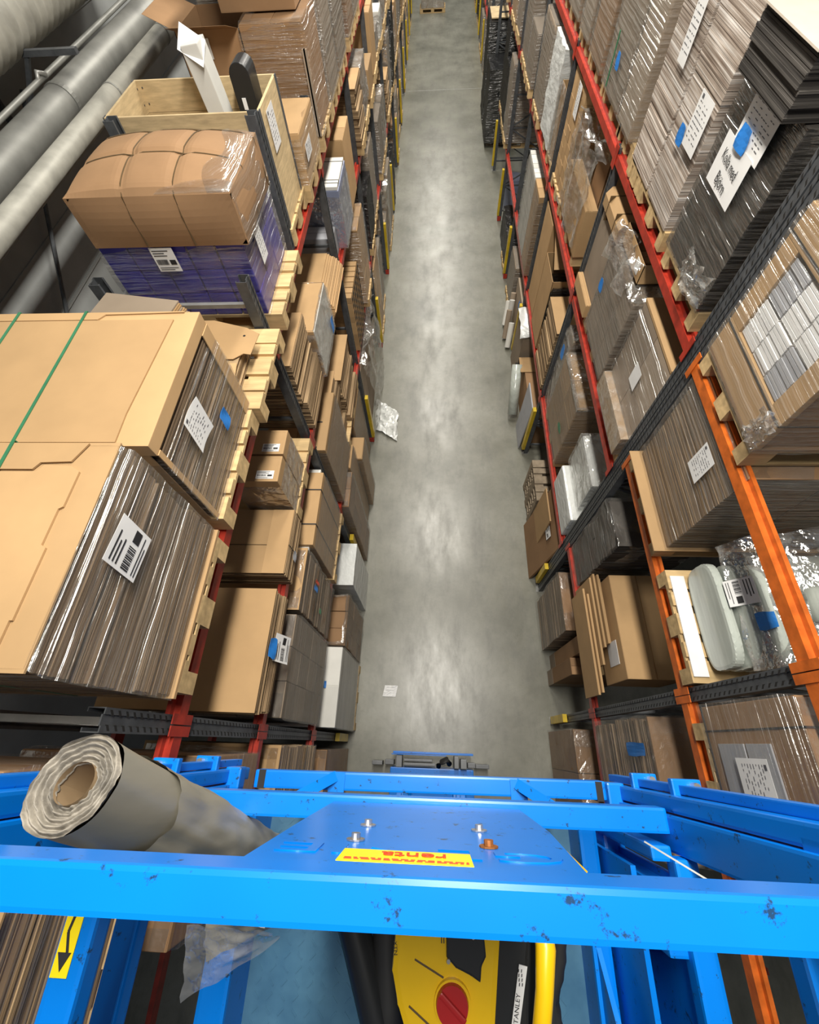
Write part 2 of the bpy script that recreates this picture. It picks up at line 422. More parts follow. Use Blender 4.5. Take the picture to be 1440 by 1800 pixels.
def p_strap(t, x0, x1, y0, y1, z0, z1, axis, pos, m='green', w=0.016, name='strap'):
    e = .004; mb = MB()
    if axis == 'x':      # runs over the top along x at y = pos
        mb.box(x0 - e, x1 + e, pos - w / 2, pos + w / 2, z1, z1 + .003)
        mb.box(x1, x1 + e, pos - w / 2, pos + w / 2, z0, z1); mb.box(x0 - e, x0, pos - w / 2, pos + w / 2, z0, z1)
    elif axis == 'y':
        mb.box(pos - w / 2, pos + w / 2, y0 - e, y1 + e, z1, z1 + .003)
        mb.box(pos - w / 2, pos + w / 2, y1, y1 + e, z0, z1); mb.box(pos - w / 2, pos + w / 2, y0 - e, y0, z0, z1)
    else:                # level ring at z = pos
        mb.box(x0 - e, x1 + e, y0 - e, y0, pos - w / 2, pos + w / 2); mb.box(x0 - e, x1 + e, y1, y1 + e, pos - w / 2, pos + w / 2)
        mb.box(x0 - e, x0, y0 - e, y1 + e, pos - w / 2, pos + w / 2); mb.box(x1, x1 + e, y0 - e, y1 + e, pos - w / 2, pos + w / 2)
    mb.build(name, m, t)
def p_grid(t, x0, x1, y0, y1, z0, z1, nx, ny, nz, m='kraft_dark', name='carton', gap=0.006, bev=0.004):
    proto = None; dx, dy, dz = (x1 - x0) / nx, (y1 - y0) / ny, (z1 - z0) / nz
    b = worldloc(t)
    for i in range(nx):
        for jj in range(ny):
            for k in range(nz):
                if 0 < i < nx - 1 and 0 < jj < ny - 1 and k < nz - 1: continue
                c = Vector((x0 + dx * (i + .5) + jit(.003), y0 + dy * (jj + .5) + jit(.003), z0 + dz * (k + .5)))
                if proto is None:
                    proto = MB().box(-dx / 2 + gap / 2, dx / 2 - gap / 2, -dy / 2 + gap / 2, dy / 2 - gap / 2, -dz / 2, dz / 2 - .001).build(name, m, None, bevel=bev)
                    o = proto
                else: o = proto.copy(); C.objects.link(o)
                o.parent = t; o.location = c - b
def p_open(t, x0, x1, y0, y1, z0, z1, m='kraft', fl=0.12, th=0.006, flaps='xXyY', tilt=0.5):
    MB().box(x0, x1, y0, y1, z0, z0 + th).build('base_panel', m, t)
    for nm, a in (('x', (x0, x0 + th, y0, y1)), ('X', (x1 - th, x1, y0, y1)), ('y', (x0, x1, y0, y0 + th)), ('Y', (x0, x1, y1 - th, y1))):
        MB().box(*a, z0, z1).build('side_panel', m, t)
        if nm in flaps:
            s, c = math.sin(tilt + jit(.25)) * fl, math.cos(tilt) * fl; mb = MB()
            if nm in 'xX':
                xx = a[0] if nm == 'x' else a[1]; sg = -1 if nm == 'x' else 1
                mb.hexa([(xx, y0 + .01, z1), (xx + th, y0 + .01, z1), (xx, y1 - .01, z1), (xx + th, y1 - .01, z1),
                         (xx + sg * c, y0 + .03, z1 + s), (xx + sg * c + th, y0 + .03, z1 + s), (xx + sg * c, y1 - .03, z1 + s), (xx + sg * c + th, y1 - .03, z1 + s)])
            else:
                yy = a[2] if nm == 'y' else a[3]; sg = -1 if nm == 'y' else 1
                mb.hexa([(x0 + .01, yy, z1), (x1 - .01, yy, z1), (x0 + .01, yy + th, z1), (x1 - .01, yy + th, z1),
                         (x0 + .03, yy + sg * c, z1 + s), (x1 - .03, yy + sg * c, z1 + s), (x0 + .03, yy + sg * c + th, z1 + s), (x1 - .03, yy + sg * c + th, z1 + s)])
            mb.build('flap', m, t)
# ------------------------------------------------------------------ the hall
struct('floor', MB().box(-4.2, 4.6, -6, 38, -.1, 0), 'floor')
struct('wall_left', MB().box(-4.2, -4.0, -6, 38, 0, 12), 'wall')
struct('wall_right', MB().box(4.6, 4.8, -6, 38, 0, 12), 'wall')
struct('wall_far', MB().box(-4.2, 4.8, 38, 38.2, 0, 12), 'wall')
wl = MB()
for k in range(14): wl.box(-4.0, -3.985, -6, 38, 3.2 + k * 0.5, 3.23 + k * 0.5)
struct('trim_1', wl, 'wall')
struct('trim_2', MB().box(-1.15, 1.7, 22.1, 22.13, .0, .002), 'galv')

# two long pipes, a dusty duct and a spiral duct along the left wall
t = thing('steel_pipe', 'large grey steel pipe running along the left wall above the crate', 'pipe', (-3.32, 2, 5.62))
mb = MB(); mb.tube([(-3.32, 0.2, 5.62), (-3.32, 14, 5.62)], 0.135, 28); mb.build('pipe_shell', 'pipe', t, smooth=True)
for yy in (4.9, 8.6): MB().tube([(-3.32, yy, 5.62), (-3.32, yy + .05, 5.62)], 0.142, 28).build('pipe_collar', 'pipe', t)
t = thing('insulated_duct', 'dusty pale duct nearest the crate, the lower of two along the left wall', 'duct', (-3.0, 2, 5.57))
mb = MB(); mb.tube([(-3.0, 0.2, 5.57), (-3.0, 7.35, 5.57)], 0.085, 24); mb.build('duct_sleeve', 'pipe_dusty', t, smooth=True)
mb = MB(); mb.tube([(-3.0, 7.35, 5.57), (-3.0, 7.5, 5.57)], 0.09, 24); mb.build('end_sleeve', 'pipe', t, smooth=True)
for yy in (5.2, 6.7): MB().tube([(-3.0, yy, 5.57), (-3.0, yy + .02, 5.57)], 0.089, 24).build('clamp_ring', 'pipe', t)
t = thing('conduit_pipe', 'thin conduit strapped on top of the large grey pipe', 'pipe', (-3.47, 2, 5.83))
MB().tube([(-3.38, .2, 5.785), (-3.38, 4.8, 5.785), (-3.37, 6, 5.785), (-3.37, 12, 5.785)], 0.022, 10).build('conduit', 'pipe', t, smooth=True)
MB().tube([(-3.38, 4.85, 5.78), (-3.38, 4.9, 5.83), (-3.34, 4.95, 5.80)], 0.02, 8).build('strap_knot', 'galv', t, smooth=True)
t = thing('spiral_duct', 'ribbed spiral ventilation duct in the upper left corner', 'duct', (-3.55, 2, 6.35))
pts = []; rad = []
for k in range(150):
    y = 1.6 + k * 0.04; pts.append((-3.62, y, 6.14)); rad.append(0.26 + (0.016 if k % 3 == 0 else 0))
MB().tube(pts, rad, 30).build('duct_shell', 'pipe_dusty', t, smooth=True)
t = thing('pipe_bracket', 'dark angle-iron wall bracket carrying the pipes at upper left', 'bracket', (-3.95, 4.9, 5.6))
MB().bar((-3.98, 5.0, 5.92), (-3.0, 5.0, 5.92), .05, .04).build('arm', 'post', t)
MB().bar((-3.97, 5.0, 5.2), (-3.45, 5.0, 5.9), .04, .03).build('brace', 'post', t)
MB().bar((-3.97, 5.0, 5.1), (-3.97, 5.0, 6.6), .05, .04).build('wall_plate', 'post', t)
t = thing('wall_rod', 'thin dark brace rod leaning on the left wall below the pipes', 'rod', (-3.9, 3, 3))
MB().tube([(-3.9, 5.3, 5.6), (-3.9, 2.9, 3.3)], 0.02, 8).build('rod', 'post', t)

# ------------------------------------------------------------------ racks
ORD = ['', 'first', 'second', 'third', 'fourth', 'fifth', 'sixth', 'seventh', 'eighth', 'ninth', 'tenth', 'eleventh', 'twelfth', 'thirteenth',
       'fourteenth', 'fifteenth', 'sixteenth', 'seventeenth', 'eighteenth', 'nineteenth', 'twentieth', 'twenty-first', 'twenty-second',
       'twenty-third', 'twenty-fourth', 'twenty-fifth', 'twenty-sixth', 'twenty-seventh', 'twenty-eighth', 'twenty-ninth', 'thirtieth']
LX, RX = -1.26, 1.78          # aisle faces of the two racks
def upright(t, xf, sg, y, ztop, name='upright', slots=True, z0=0.0):
    # sg: direction from the aisle into the rack; omega profile with its web on the aisle side
    w = .09; d = .07
    def X(a, b): return (min(xf + sg * a, xf + sg * b), max(xf + sg * a, xf + sg * b))
    mb = MB()
    mb.box(*X(0.006, .012), y - .02, y + .02, z0, ztop)              # recessed middle of the web
    for s in (-1, 1):
        a, b = (y + s * .02, y + s * w / 2); mb.box(*X(0, .005), min(a, b), max(a, b), z0, ztop)
        a, b = (y + s * .041, y + s * .045); mb.box(*X(.005, d), min(a, b), max(a, b), z0, ztop)
        a, b = (y + s * .028, y + s * .045); mb.box(*X(d, d + .004), min(a, b), max(a, b), z0, ztop)
    o = mb.build(name, 'post', t)
    if slots:
        sb = MB(); z = max(z0, .3)
        while z < ztop - .03:
            for s in (-1, 1):
                p = [Vector((xf - sg * .0006, y + s * (.026 + a), z + c + s * a * .8)) for c in (0, .015) for a in (-.010, .011)]
                q = [v + Vector((sg * .003, 0, 0)) for v in p]
                sb.hexa(q + p)
            z += .05
        sb.build('slots', 'dark_gap', o, kind='stuff')
    return o
def frame(side, y, ztop, label, guard=True, foot='galv', z0=0.0, slots=True, rear=True, dep=1.1, redfoot=False):
    xf = LX if side == 'L' else RX; sg = -1 if side == 'L' else 1
    t = thing('rack_frame', label, 'rack', (xf + sg * .55, y, z0), 'rack upright frames')
    upright(t, xf, sg, y, ztop, slots=slots, z0=z0)
    xr = xf + sg * dep
    if rear: upright(t, xr, -sg, y, ztop, name='rear_upright', slots=False, z0=z0)
    a, b = xf + sg * .05, xr - sg * .05; k = 0; z = z0 + .25
    while z + .6 < ztop:
        MB().bar((a, y, z), (b, y, z), .03, .03).build('cross_brace', 'galv' if z > 4 else 'post', t)
        MB().bar((a if k % 2 else b, y, z + .03), (b if k % 2 else a, y, z + .6), .03, .025).build('diagonal_brace', 'galv' if z > 4 else 'post', t)
        z += .62; k += 1
    MB().bar((a, y, ztop - .2), (b, y, ztop - .2), .03, .03).build('cross_brace', 'galv', t)
    if z0 == 0:
        for q in (xf + sg * .03, xr - sg * .03): MB().box(q - .07, q + .07, y - .05, y + .05, 0, .008).build('foot_plate', foot, t)
    if guard:
        gb = MB(); x0, x1 = sorted((xf - sg * .06, xf - sg * .004))
        gb.box(x0, x1, y - .048, y + .048, .14, .8 if y < 2.6 else 1.25)
        gb.build('guard_strip', 'yellow', t, label='yellow impact guard')
    if redfoot:
        x0, x1 = sorted((xf - sg * .04, xf + sg * .05)); MB().box(x0, x1, y - .06, y + .06, .008, .12).build('guard_foot', 'red', t, label='red guard foot')
    return t
def beam(side, y0, y1, ztop, m, label, rear=False, h=.11):
    xf = LX if side == 'L' else RX; sg = -1 if side == 'L' else 1
    if rear: xf = xf + sg * 1.1; sg = -sg
    t = thing('rack_beam', label, 'beam', (xf + sg * .02, (y0 + y1) / 2, ztop - h), 'rack beams')
    def X(a, b): return tuple(sorted((xf + sg * a, xf + sg * b)))
    mb = MB().box(*X(-.012, .022), y0 + .045, y1 - .045, ztop - h, ztop - .032)      # stepped box section
    mb.box(*X(.022, .046), y0 + .045, y1 - .045, ztop - h, ztop)
    mb.build('beam_body', m, t)
    for y, s in ((y0, 1), (y1, -1)):
        a, b = sorted((y + s * .003, y + s * .05))
        MB().box(*X(-.019, -.013), a, b, ztop - h - .05, ztop + .03).build('end_connector', m, t)
    return t
LF = [0.04, 2.72, 5.50, 8.24, 10.98, 13.72, 16.46, 19.2, 21.94, 24.68, 27.42, 30.16, 32.9]
LFRONT = [-2.7] + LF
for i, y in enumerate(LF):
    frame('L', y, 5.4, 'dark grey rack upright frame with yellow foot guard, %s on the left rack' % ORD[i + 1], slots=i < 4, redfoot=i in (1, 2, 3, 4))
LLEV = {'lower': 2.10, 'middle': 3.70, 'top': 4.90}
RLEV = {'lower': 1.63, 'middle': 3.50, 'top': 5.02}
NLEV = {'lower': 1.90, 'middle': 3.86, 'top': 5.02}
for i in range(len(LFRONT) - 1):
    y0, y1 = LFRONT[i], LFRONT[i + 1]
    for nm, z in LLEV.items():
        if nm == 'top' and y0 > 12: continue
        w = 'nearest the lift' if i == 0 else '%s bay past the first frame' % ORD[i]
        beam('L', y0, y1, z, 'red', 'red front beam of the left rack %s shelf, %s' % (nm, w))
        if i < 6: beam('L', y0, y1, z, 'red', 'red rear beam of the left rack %s shelf, %s' % (nm, w), rear=True)
RF = [2.475, 5.2, 7.95, 10.7, 13.3, 16.05, 18.8, 21.55, 24.3, 27.05, 29.8, 32.6]
frame('R', .36, 8.2, 'grey rack upright frame beside the lift, first on the right rack', foot='galv')
frame('R', 2.37, 8.2, 'dark rack upright ending the orange bays, nearer half of the right double post', guard=False)
for i, y in enumerate(RF):
    frame('R', y, 8.2 if i == 0 else 5.04, 'dark rack upright frame, %s of the red-beamed run on the right' % ORD[i + 1], slots=i < 4, redfoot=i in (3, 4))
for nm, z in NLEV.items():
    m = 'red' if nm == 'lower' else 'orange'
    for i, (y0, y1) in enumerate(((-1.65, .36), (.36, 2.37))):
        for rr in (False, True):
            beam('R', y0, y1, z, m, '%s %s beam of the right rack %s shelf, %s' % (m, 'rear' if rr else 'front', nm, ('bay beside the lift', 'bay before the double post')[i]), rear=rr)
for i in range(len(RF) - 1):
    for nm, z in RLEV.items():
        if nm == 'top' and RF[i] > 11: continue
        if nm == 'lower' and RF[i] in (16.05, 18.8): continue
        beam('R', RF[i], RF[i + 1], z, 'red', 'red front beam of the right rack %s shelf, %s bay past the double post' % (nm, ORD[i + 1]))
        if i < 5: beam('R', RF[i], RF[i + 1], z, 'red', 'red rear beam of the right rack %s shelf, %s bay past the double post' % (nm, ORD[i + 1]), rear=True)
# ------------------------------------------------------------------ left rack, loads near the lift
def load(name, label, cat, x, y, z, group=None): return thing(name, label, cat, (x, y, z), group)
XP, YP, ZP = (1, 0, 0), (0, 1, 0), (0, 0, 1)
PZ = .146
LT, LM, LL = 4.9, 3.7, 2.1
# top shelf, behind the first upright
pallet(-1.79, -.70, LT, 'wooden pallet under the film-wrapped brown carton behind the film roll', ly=1.0)
t = load('wrapped_carton', 'big brown carton in film behind the grey film roll, left edge', 'carton', -1.8, -.3, LT + PZ)
p_carton(t, -2.4, -1.22, -.44, -.11, LT + PZ, 5.80, 'kraft_dark', 'x', tp=False); p_strap(t, -2.4, -1.22, -.44, -.11, LT + PZ, 5.804, 'x', -.2, 'strap', .008)
p_film(t, -2.4, -1.22, -.44, -.11, LT + PZ, 5.8)
t = load('flat_carton_stack', 'stack of flat cartons left of the lift platform, bottom left corner', 'cardboard', -1.8, -.8, LT + PZ)
p_stack(t, -2.4, -1.2, -1.18, -.46, LT + PZ, 5.64, 'edge'); p_film(t, -2.4, -1.2, -1.18, -.46, LT + PZ, 5.64)
# top shelf, first bay
pallet(-1.79, .575, LT, 'wooden pallet under the nearest wrapped stack of flat cartons at left')
t = load('flat_carton_stack', 'tall film-wrapped stack of flat cartons nearest on the left top shelf', 'cardboard', -1.8, .57, LT + PZ)
MB().box(-2.42, -1.19, .145, 1.01, LT + PZ, LT + PZ + .02).build('base_board', 'kraft', t)
for (z0, z1, xa) in ((5.07, 5.33, -1.215), (5.332, 5.60, -1.222), (5.602, 5.862, -1.23)):
    p_stack(t, -2.42, xa, .155 + jit(.01), .99 + jit(.01), z0, z1, 'edge_grey', .0095, .002, .007, 9, top=0)
p_film(t, -2.42, -1.215, .15, .995, 5.066, 5.862, 'film', .06, .007, rim=.0)
mb = MB(); mb.prism([(-2.42, .12), (-1.335, .12), (-1.335, .30), (-1.325, .30), (-1.325, .55), (-1.345, .56), (-1.345, .70), (-1.33, .71), (-1.33, .86), (-1.37, .885), (-1.48, .89), (-1.5, .86), (-2.42, .86)], (0, 0, 5.872), XP, YP, ZP, .008)
mb.build('top_sheet', 'kraft', t)
MB().prism([(-2.42, .87), (-1.52, .87), (-1.5, .90), (-1.38, .905), (-1.34, .99), (-2.42, 1.0)], (0, 0, 5.874), XP, YP, ZP, .007).build('top_flap', 'kraft', t)
MB().box(-2.42, -1.222, .145, 1.0, 5.863, 5.871).build('under_sheet', 'kraft', t)
p_strap(t, -2.42, -1.24, .145, 1.0, 5.07, 5.882, 'y', -1.655, 'green', .014)
paper(t, (-1.199, .64, 5.665), (0, .95, -.1), (0, .12, 1), .20, .20, 'bars', curl=.0)
pallet(-1.79, 1.49, LT, 'wooden pallet under the lidded wrapped stack with green strap at left')
t = load('lidded_carton_stack', 'film-wrapped carton stack under a flat tray lid with green strap', 'cardboard', -1.8, 1.5, LT + PZ)
p_stack(t, -2.4, -1.235, 1.11, 1.92, LT + PZ, 5.70, 'edge_grey', .0095, .004, .006, 9, top=0)
MB().box(-2.42, -1.222, 1.085, 1.945, 5.66, 5.735).build('tray_lid', 'kraft', t, bevel=.004)
MB().prism([(-2.42, 1.10), (-1.37, 1.10), (-1.375, 1.26), (-1.34, 1.88), (-2.42, 1.88)], (0, 0, 5.736), XP, YP, ZP, .007).build('top_sheet', 'kraft', t)
MB().prism([(-2.42, 1.887), (-1.75, 1.887), (-1.72, 1.925), (-1.3, 1.935), (-1.3, 1.942), (-2.42, 1.942)], (0, 0, 5.736), XP, YP, ZP, .006).build('top_flap', 'kraft', t)
for a, b in ((1.945, -1.224), (1.09, -1.224)):
    MB().box(b, b + .006, min(a, a - .09 if a > 1.5 else a + .03), max(a, a - .09 if a > 1.5 else a + .03), LT + PZ, 5.66).build('edge_board', 'kraft', t)
MB().box(-2.4, -1.26, 1.088, 1.093, LT + PZ, 5.66).build('side_board', 'kraft', t)
p_film(t, -2.41, -1.226, 1.09, 1.94, LT + PZ, 5.60, 'film', .06, .008, rim=0)
p_strap(t, -2.42, -1.222, 1.085, 1.945, 5.05, 5.744, 'y', -1.83, 'green', .014)
p_strap(t, -2.42, -1.222, 1.085, 1.945, 5.05, 5.744, 'y', -2.20, 'green', .014)
paper(t, (-1.2, 1.39, 5.50), (0, 1, -.1), (0, .1, 1), .19, .21, 'lines', curl=.05)
tape(t, (-1.2, 1.61, 5.29), YP, ZP, .09, .11)
pallet(-1.74, 2.28, LT, 'pale pallet with bare boards under low flat sheets on left top shelf', ly=.76)
t = load('flat_sheet_pile', 'low pile of flat die-cut carton sheets on the bare-edged pallet', 'cardboard', -1.85, 2.2, LT + PZ)
p_stack(t, -2.4, -1.30, 1.99, 2.46, LT + PZ, 5.17, 'edge', .006, .006, .01, 5, top=0)
MB().prism([(-2.3, 2.0), (-1.28, 2.0), (-1.30, 2.17), (-1.36, 2.17), (-1.40, 2.21), (-2.3, 2.22)], (0, 0, 5.172), XP, YP, ZP, .005).build('sheet', 'kraft', t)
MB().prism([(-2.2, 2.22), (-1.33, 2.20), (-1.27, 2.25), (-1.22, 2.24), (-1.20, 2.44), (-1.30, 2.50), (-1.55, 2.58), (-2.1, 2.58)], (0, 0, 5.18), XP, YP, ZP, .005).build('sheet', 'kraft', t)
MB().tube([(-1.30, 2.42, 5.1852), (-1.30, 2.42, 5.1862)], .009, 10).build('finger_hole', 'dark_gap', t)
t = load('flat_sheet_pile', 'short stack of loose flat cartons before the rack post, left top shelf', 'cardboard', -1.8, 2.3, 5.19)
rz = Matrix.Rotation(-.18, 3, 'Z')
for k in range(16):
    MB().box(-2.26, -1.66 - .004 * k, 2.10 + .012 * k, 2.58 + jit(.01), 5.188 + .012 * k, 5.197 + .012 * k, rz).build('sheet', 'kraft' if k % 3 else 'kraft_grey', t)
# blue load with the bulging bale
pallet(-1.75, 3.22, LT, 'wooden pallet under the film-wrapped violet-blue cartons')
t = load('blue_carton_block', 'film-wrapped violet-blue cartons under the bulging brown bale', 'carton', -1.75, 3.2, LT + PZ)
p_grid(t, -2.24, -1.25, 2.82, 3.60, LT + PZ, 5.575, 5, 3, 3, 'purple', gap=.012, bev=.008)
p_film(t, -2.24, -1.25, 2.82, 3.60, LT + PZ, 5.545, 'film', .06, .010, rim=0)
paper(t, (-1.80, 2.80, 5.49), XP, ZP, .155, .16, 'bars')
paper(t, (-1.225, 3.06, 5.44), (0, 1, 0), (0, 0, 1), .13, .24, 'lines')
t = load('brown_bale', 'bulging brown carton bale tied with cords on the violet-blue cartons', 'bale', -1.7, 3.15, 5.58)
def bulge(u, v):
    x = -2.22 + 1.02 * u; y = 2.79 + .75 * v
    e = math.sin(math.pi * min(max(u, 0), 1)) ** .45 * math.sin(math.pi * min(max(v, 0), 1)) ** .45
    dip = .018 * (math.exp(-((u - .36) / .03) ** 2) + math.exp(-((u - .67) / .03) ** 2) + math.exp(-((v - .42) / .04) ** 2) + .6 * math.exp(-((v - .9) / .04) ** 2))
    return Vector((x, y, 5.875 + .105 * e - dip * e))
mb = MB(); mb.sheet(bulge, 40, 32)
mb.box(-2.2, -1.2, 2.79, 3.54, 5.586, 5.872)
def side(a, b, n):
    def fn(u, v):
        p = a.lerp(b, u); o = .022 * math.sin(math.pi * u) ** .6 * math.sin(math.pi * v)
        return Vector((p.x + n[0] * o, p.y + n[1] * o, 5.58 + .296 * v))
    return fn
c4 = [Vector((-2.22, 2.79, 0)), Vector((-1.2, 2.79, 0)), Vector((-1.2, 3.54, 0)), Vector((-2.22, 3.54, 0))]
for k, n in enumerate(((0, -1), (1, 0), (0, 1), (-1, 0))): mb.sheet(side(c4[k], c4[(k + 1) % 4], n), 24, 8)
mb.build('bale_body', 'kraft_dark', t, smooth=False, wp=None)
for u0 in (.36, .67):
    MB().tube([(bulge(u0, 0) + Vector((0, -.012, -.29)))] + [(bulge(u0, 0) + Vector((0, -.02, -.1)))] + [bulge(u0, v / 14) + Vector((0, 0, .003)) for v in range(15)], .004, 6).build('cord', 'strap', t)
for v0 in (.42, .90): MB().tube([bulge(u / 16, v0) + Vector((0, 0, .003)) for u in range(17)] + [Vector((-1.185, 2.79 + .75 * v0, 5.6))], .004, 6).build('cord', 'strap', t)
mb = MB()
mb.sheet(lambda u, v: Vector((-1.178 + .004 * math.sin(9 * u + 4 * v) - .02 * abs(math.sin(math.pi * u) - 1), 2.8 + .74 * u, 5.57 + .32 * v)) + noise.noise_vector(Vector((u * 9, v * 6, 1))) * .008, 16, 8)
mb.sheet(lambda u, v: bulge(1 - .13 * v * (1 + .3 * math.sin(9 * u)), u) + Vector((0, 0, .008)) + noise.noise_vector(Vector((u * 9, v * 6, 3))) * .006, 18, 5)
mb.sheet(lambda u, v: bulge(.55 + .45 * u, .13 * v * u) + Vector((0, 0, .008)), 10, 4)
mb.build('stretch_film', 'film', t, smooth=True)
# wooden crate with its posts
t = load('wooden_crate', 'open plywood crate of stacked board collars between dark posts', 'crate', -1.85, 4.27, LT + PZ)
z = LT + PZ
x0, x1, y0, y1 = -2.42, -1.27, 3.935, 4.60
for k in range(4):
    for a in ((x0, x1, y0, y0 + .02), (x0, x1, y1 - .02, y1), (x0, x0 + .02, y0 + .021, y1 - .021), (x1 - .02, x1, y0 + .021, y1 - .021)):
        MB().box(*a, z + k * .2, z + k * .2 + .197).build('plank', 'wood_pale', t)
for a in ((x0, y0), (x1, y0), (x0, y1), (x1, y1)):
    sx = .006 if a[0] > -1.8 else -.006
    MB().box(a[0] - .004, a[0] + .004, a[1] - .045 if a[1] > 4.2 else a[1], a[1] if a[1] > 4.2 else a[1] + .045, z, z + .8).build('corner_strip', 'post', t)
MB().box(x0 + .02, x1 - .02, y0 + .02, y1 - .02, z, z + .015).build('floor_board', 'wood', t)
nb = MB()
for k in range(4):
    for q in (.05, .15): nb.box(x0 + .02, x0 + .024, y1 - .05, y1 - .042, z + k * .2 + q, z + k * .2 + q + .01); nb.box(x0 + .05, x0 + .058, y1 - .024, y1 - .02, z + k * .2 + q, z + k * .2 + q + .01)
nb.build('nails', 'post', t, kind='stuff')
paper(t, (-1.265, 4.19, 5.66), (0, 1, 0), (0, 0, 1), .20, .26, 'lines')
pallet(-1.85, 4.27, LT, 'wooden pallet under the open plywood crate', ly=.7)
t = load('white_signboard', 'white upright cabinet standing tilted in the wooden crate', 'signboard', -1.66, 4.35, 5.2)  # tall white sign board in the crate, built as a slim box
rx = Matrix.Rotation(-.10, 3, 'Y')
MB().box(-1.73, -1.60, 4.32, 4.50, 5.062, 6.10, rx, (-1.66, 4.4, 5.08)).build('panel_body', 'white_card', t, bevel=.006)
MB().prism([(0, 0), (.19, -.06), (.19, .14), (0, .2)], (-1.86, 4.33, 6.07), (.9, 0, -.3), (.1, .75, .5), (0, -.5, .6), .004).build('paper_sheet', 'paper', t)
t = load('black_motor_unit', 'black rounded motor housing beside the white cabinet in the crate', 'machine part', -1.46, 4.42, 5.2)
MB().prism([(-.075, 0), (.075, 0), (.075, .85)] + [(.075 * math.cos(a * math.pi / 10), .85 + .075 * math.sin(a * math.pi / 10)) for a in range(1, 10)] + [(-.075, .85)], (-1.47, 4.34, 5.064), XP, ZP, YP, .2).build('housing', 'black', t, bevel=.006)
MB().box(-1.50, -1.47, 4.335, 4.339, 5.72, 5.79).build('label', 'paper', t, label='small white label')
MB().tube([(-1.47, 4.55, 5.85), (-1.47, 4.58, 5.95)], .05, 14).build('end_cap', 'black', t)
frame('L', 3.85, 5.87, 'speckled dark steel post frame in front of the wooden crate', guard=False, z0=4.905)
# cartons and wrapped stacks beyond the crate
t = load('wrapped_carton', 'brown carton with hand-written paper directly beyond the wooden crate', 'carton', -1.6, 4.95, LT + PZ)
p_carton(t, -2.0, -1.2, 4.64, 5.36, LT + PZ, 5.44, 'kraft', 'y', tp=False)
p_film(t, -2.0, -1.2, 4.64, 5.36, LT + PZ, 5.43, 'film', .08, .006, rim=.05)
paper(t, (-1.18, 4.82, 5.27), YP, ZP, .24, .13, 'lines')
pallet(-1.8, 5.0, LT, 'wooden pallet under the brown carton beyond the crate', ly=.74)
pallet(-1.8, 6.02, LT, 'wooden pallet under the big part-open cartons beyond the crate')
t = load('wrapped_carton_load', 'pair of big brown cartons draped in torn film beyond the crate', 'carton', -1.8, 6.0, LT + PZ)
p_open(t, -2.40, -1.80, 5.66, 6.38, LT + PZ, 5.84, 'kraft_dark', .26, flaps='xy', tilt=.2)
p_carton(t, -1.79, -1.22, 5.64, 6.38, LT + PZ, 5.86, 'kraft_dark', 'y', tp=False)
p_carton(t, -2.0, -1.30, 5.9, 6.38, 5.88, 6.5, 'kraft_dark', 'y', tp=False)
p_film(t, -1.80, -1.21, 5.64, 6.38, LT + PZ, 5.87, 'film', .07, .02, rim=.12)
for q in (-1.25, -1.235): MB().box(q, q + .03, 5.60, 5.62, LT + PZ, 5.70).build('edge_board', 'kraft_grey', t)
paper(t, (-2.15, 5.65, 5.72), XP, ZP, .09, .14, 'none')
for i, (a, b, zt, mm) in enumerate(((6.46, 7.12, 6.35, 'kraft_grey'), (7.28, 8.0, 6.4, 'kraft_grey'), (8.4, 9.1, 6.3, 'kraft_dark'), (9.2, 9.95, 6.2, 'kraft_grey'))):
    lab = 'grey film-wrapped tall load on left top shelf, %s past the part-open cartons' % ORD[i + 1]
    t = load('wrapped_load', lab, 'wrapped load', -1.8, (a + b) / 2, LT + PZ, 'tall wrapped loads on the left top shelf')
    p_carton(t, -2.4, -1.2, a, b, LT + PZ, zt, mm, 'x', tp=False, seam=False); p_film(t, -2.4, -1.2, a, b, LT + PZ, zt, 'film_grey', .12, .012)
    pallet(-1.8, (a + b) / 2, LT, 'wooden pallet under the %s tall wrapped load past the part-open cartons' % ORD[i + 1], ly=.7)

# middle shelf
t = load('wrapped_carton', 'film-wrapped carton on left middle shelf below the film roll', 'carton', -1.8, -.5, LM)
p_carton(t, -2.3, -1.22, -.9, -.1, LM + .02, 4.5, 'kraft_dark', 'x'); p_film(t, -2.3, -1.22, -.9, -.1, LM + .02, 4.5)
t = load('flat_carton_stack', 'low flat carton stack with barcode sheet just past first left upright', 'cardboard', -1.8, .57, LM)
p_stack(t, -2.3, -1.19, .15, 1.0, LM + .004, 4.03, 'edge', .012, .007, .016, 6, top=.006)
paper(t, (-1.145, .60, 3.83), YP, (-0.28, 0, 1), .20, .20, 'bars', curl=.03)
tape(t, (-1.165, .58, 3.965), YP, (-.25, 0, 1), .14, .09)
t = load('flat_carton_stack', 'carton stack with dark tape patch before the two labelled boxes', 'cardboard', -1.8, 1.45, LM)
p_stack(t, -2.2, -1.185, 1.16, 1.72, LM + .004, 3.955, 'edge', .012, .005, .008, 6, top=.004)
MB().box(-1.36, -1.182, 1.155, 1.725, 3.963, 3.969).build('top_flap', 'kraft', t)
p_strap(t, -2.2, -1.176, 1.16, 1.72, LM, 3.963, 'x', 1.40, 'strap', .006)
tape(t, (-1.168, 1.36, 3.82), YP, ZP, .09, .07, 'grey_card', 'dark grey tape patch')
pallet(-1.8, 2.17, LM, 'pale wooden pallet carrying the two small labelled boxes', ly=.82)
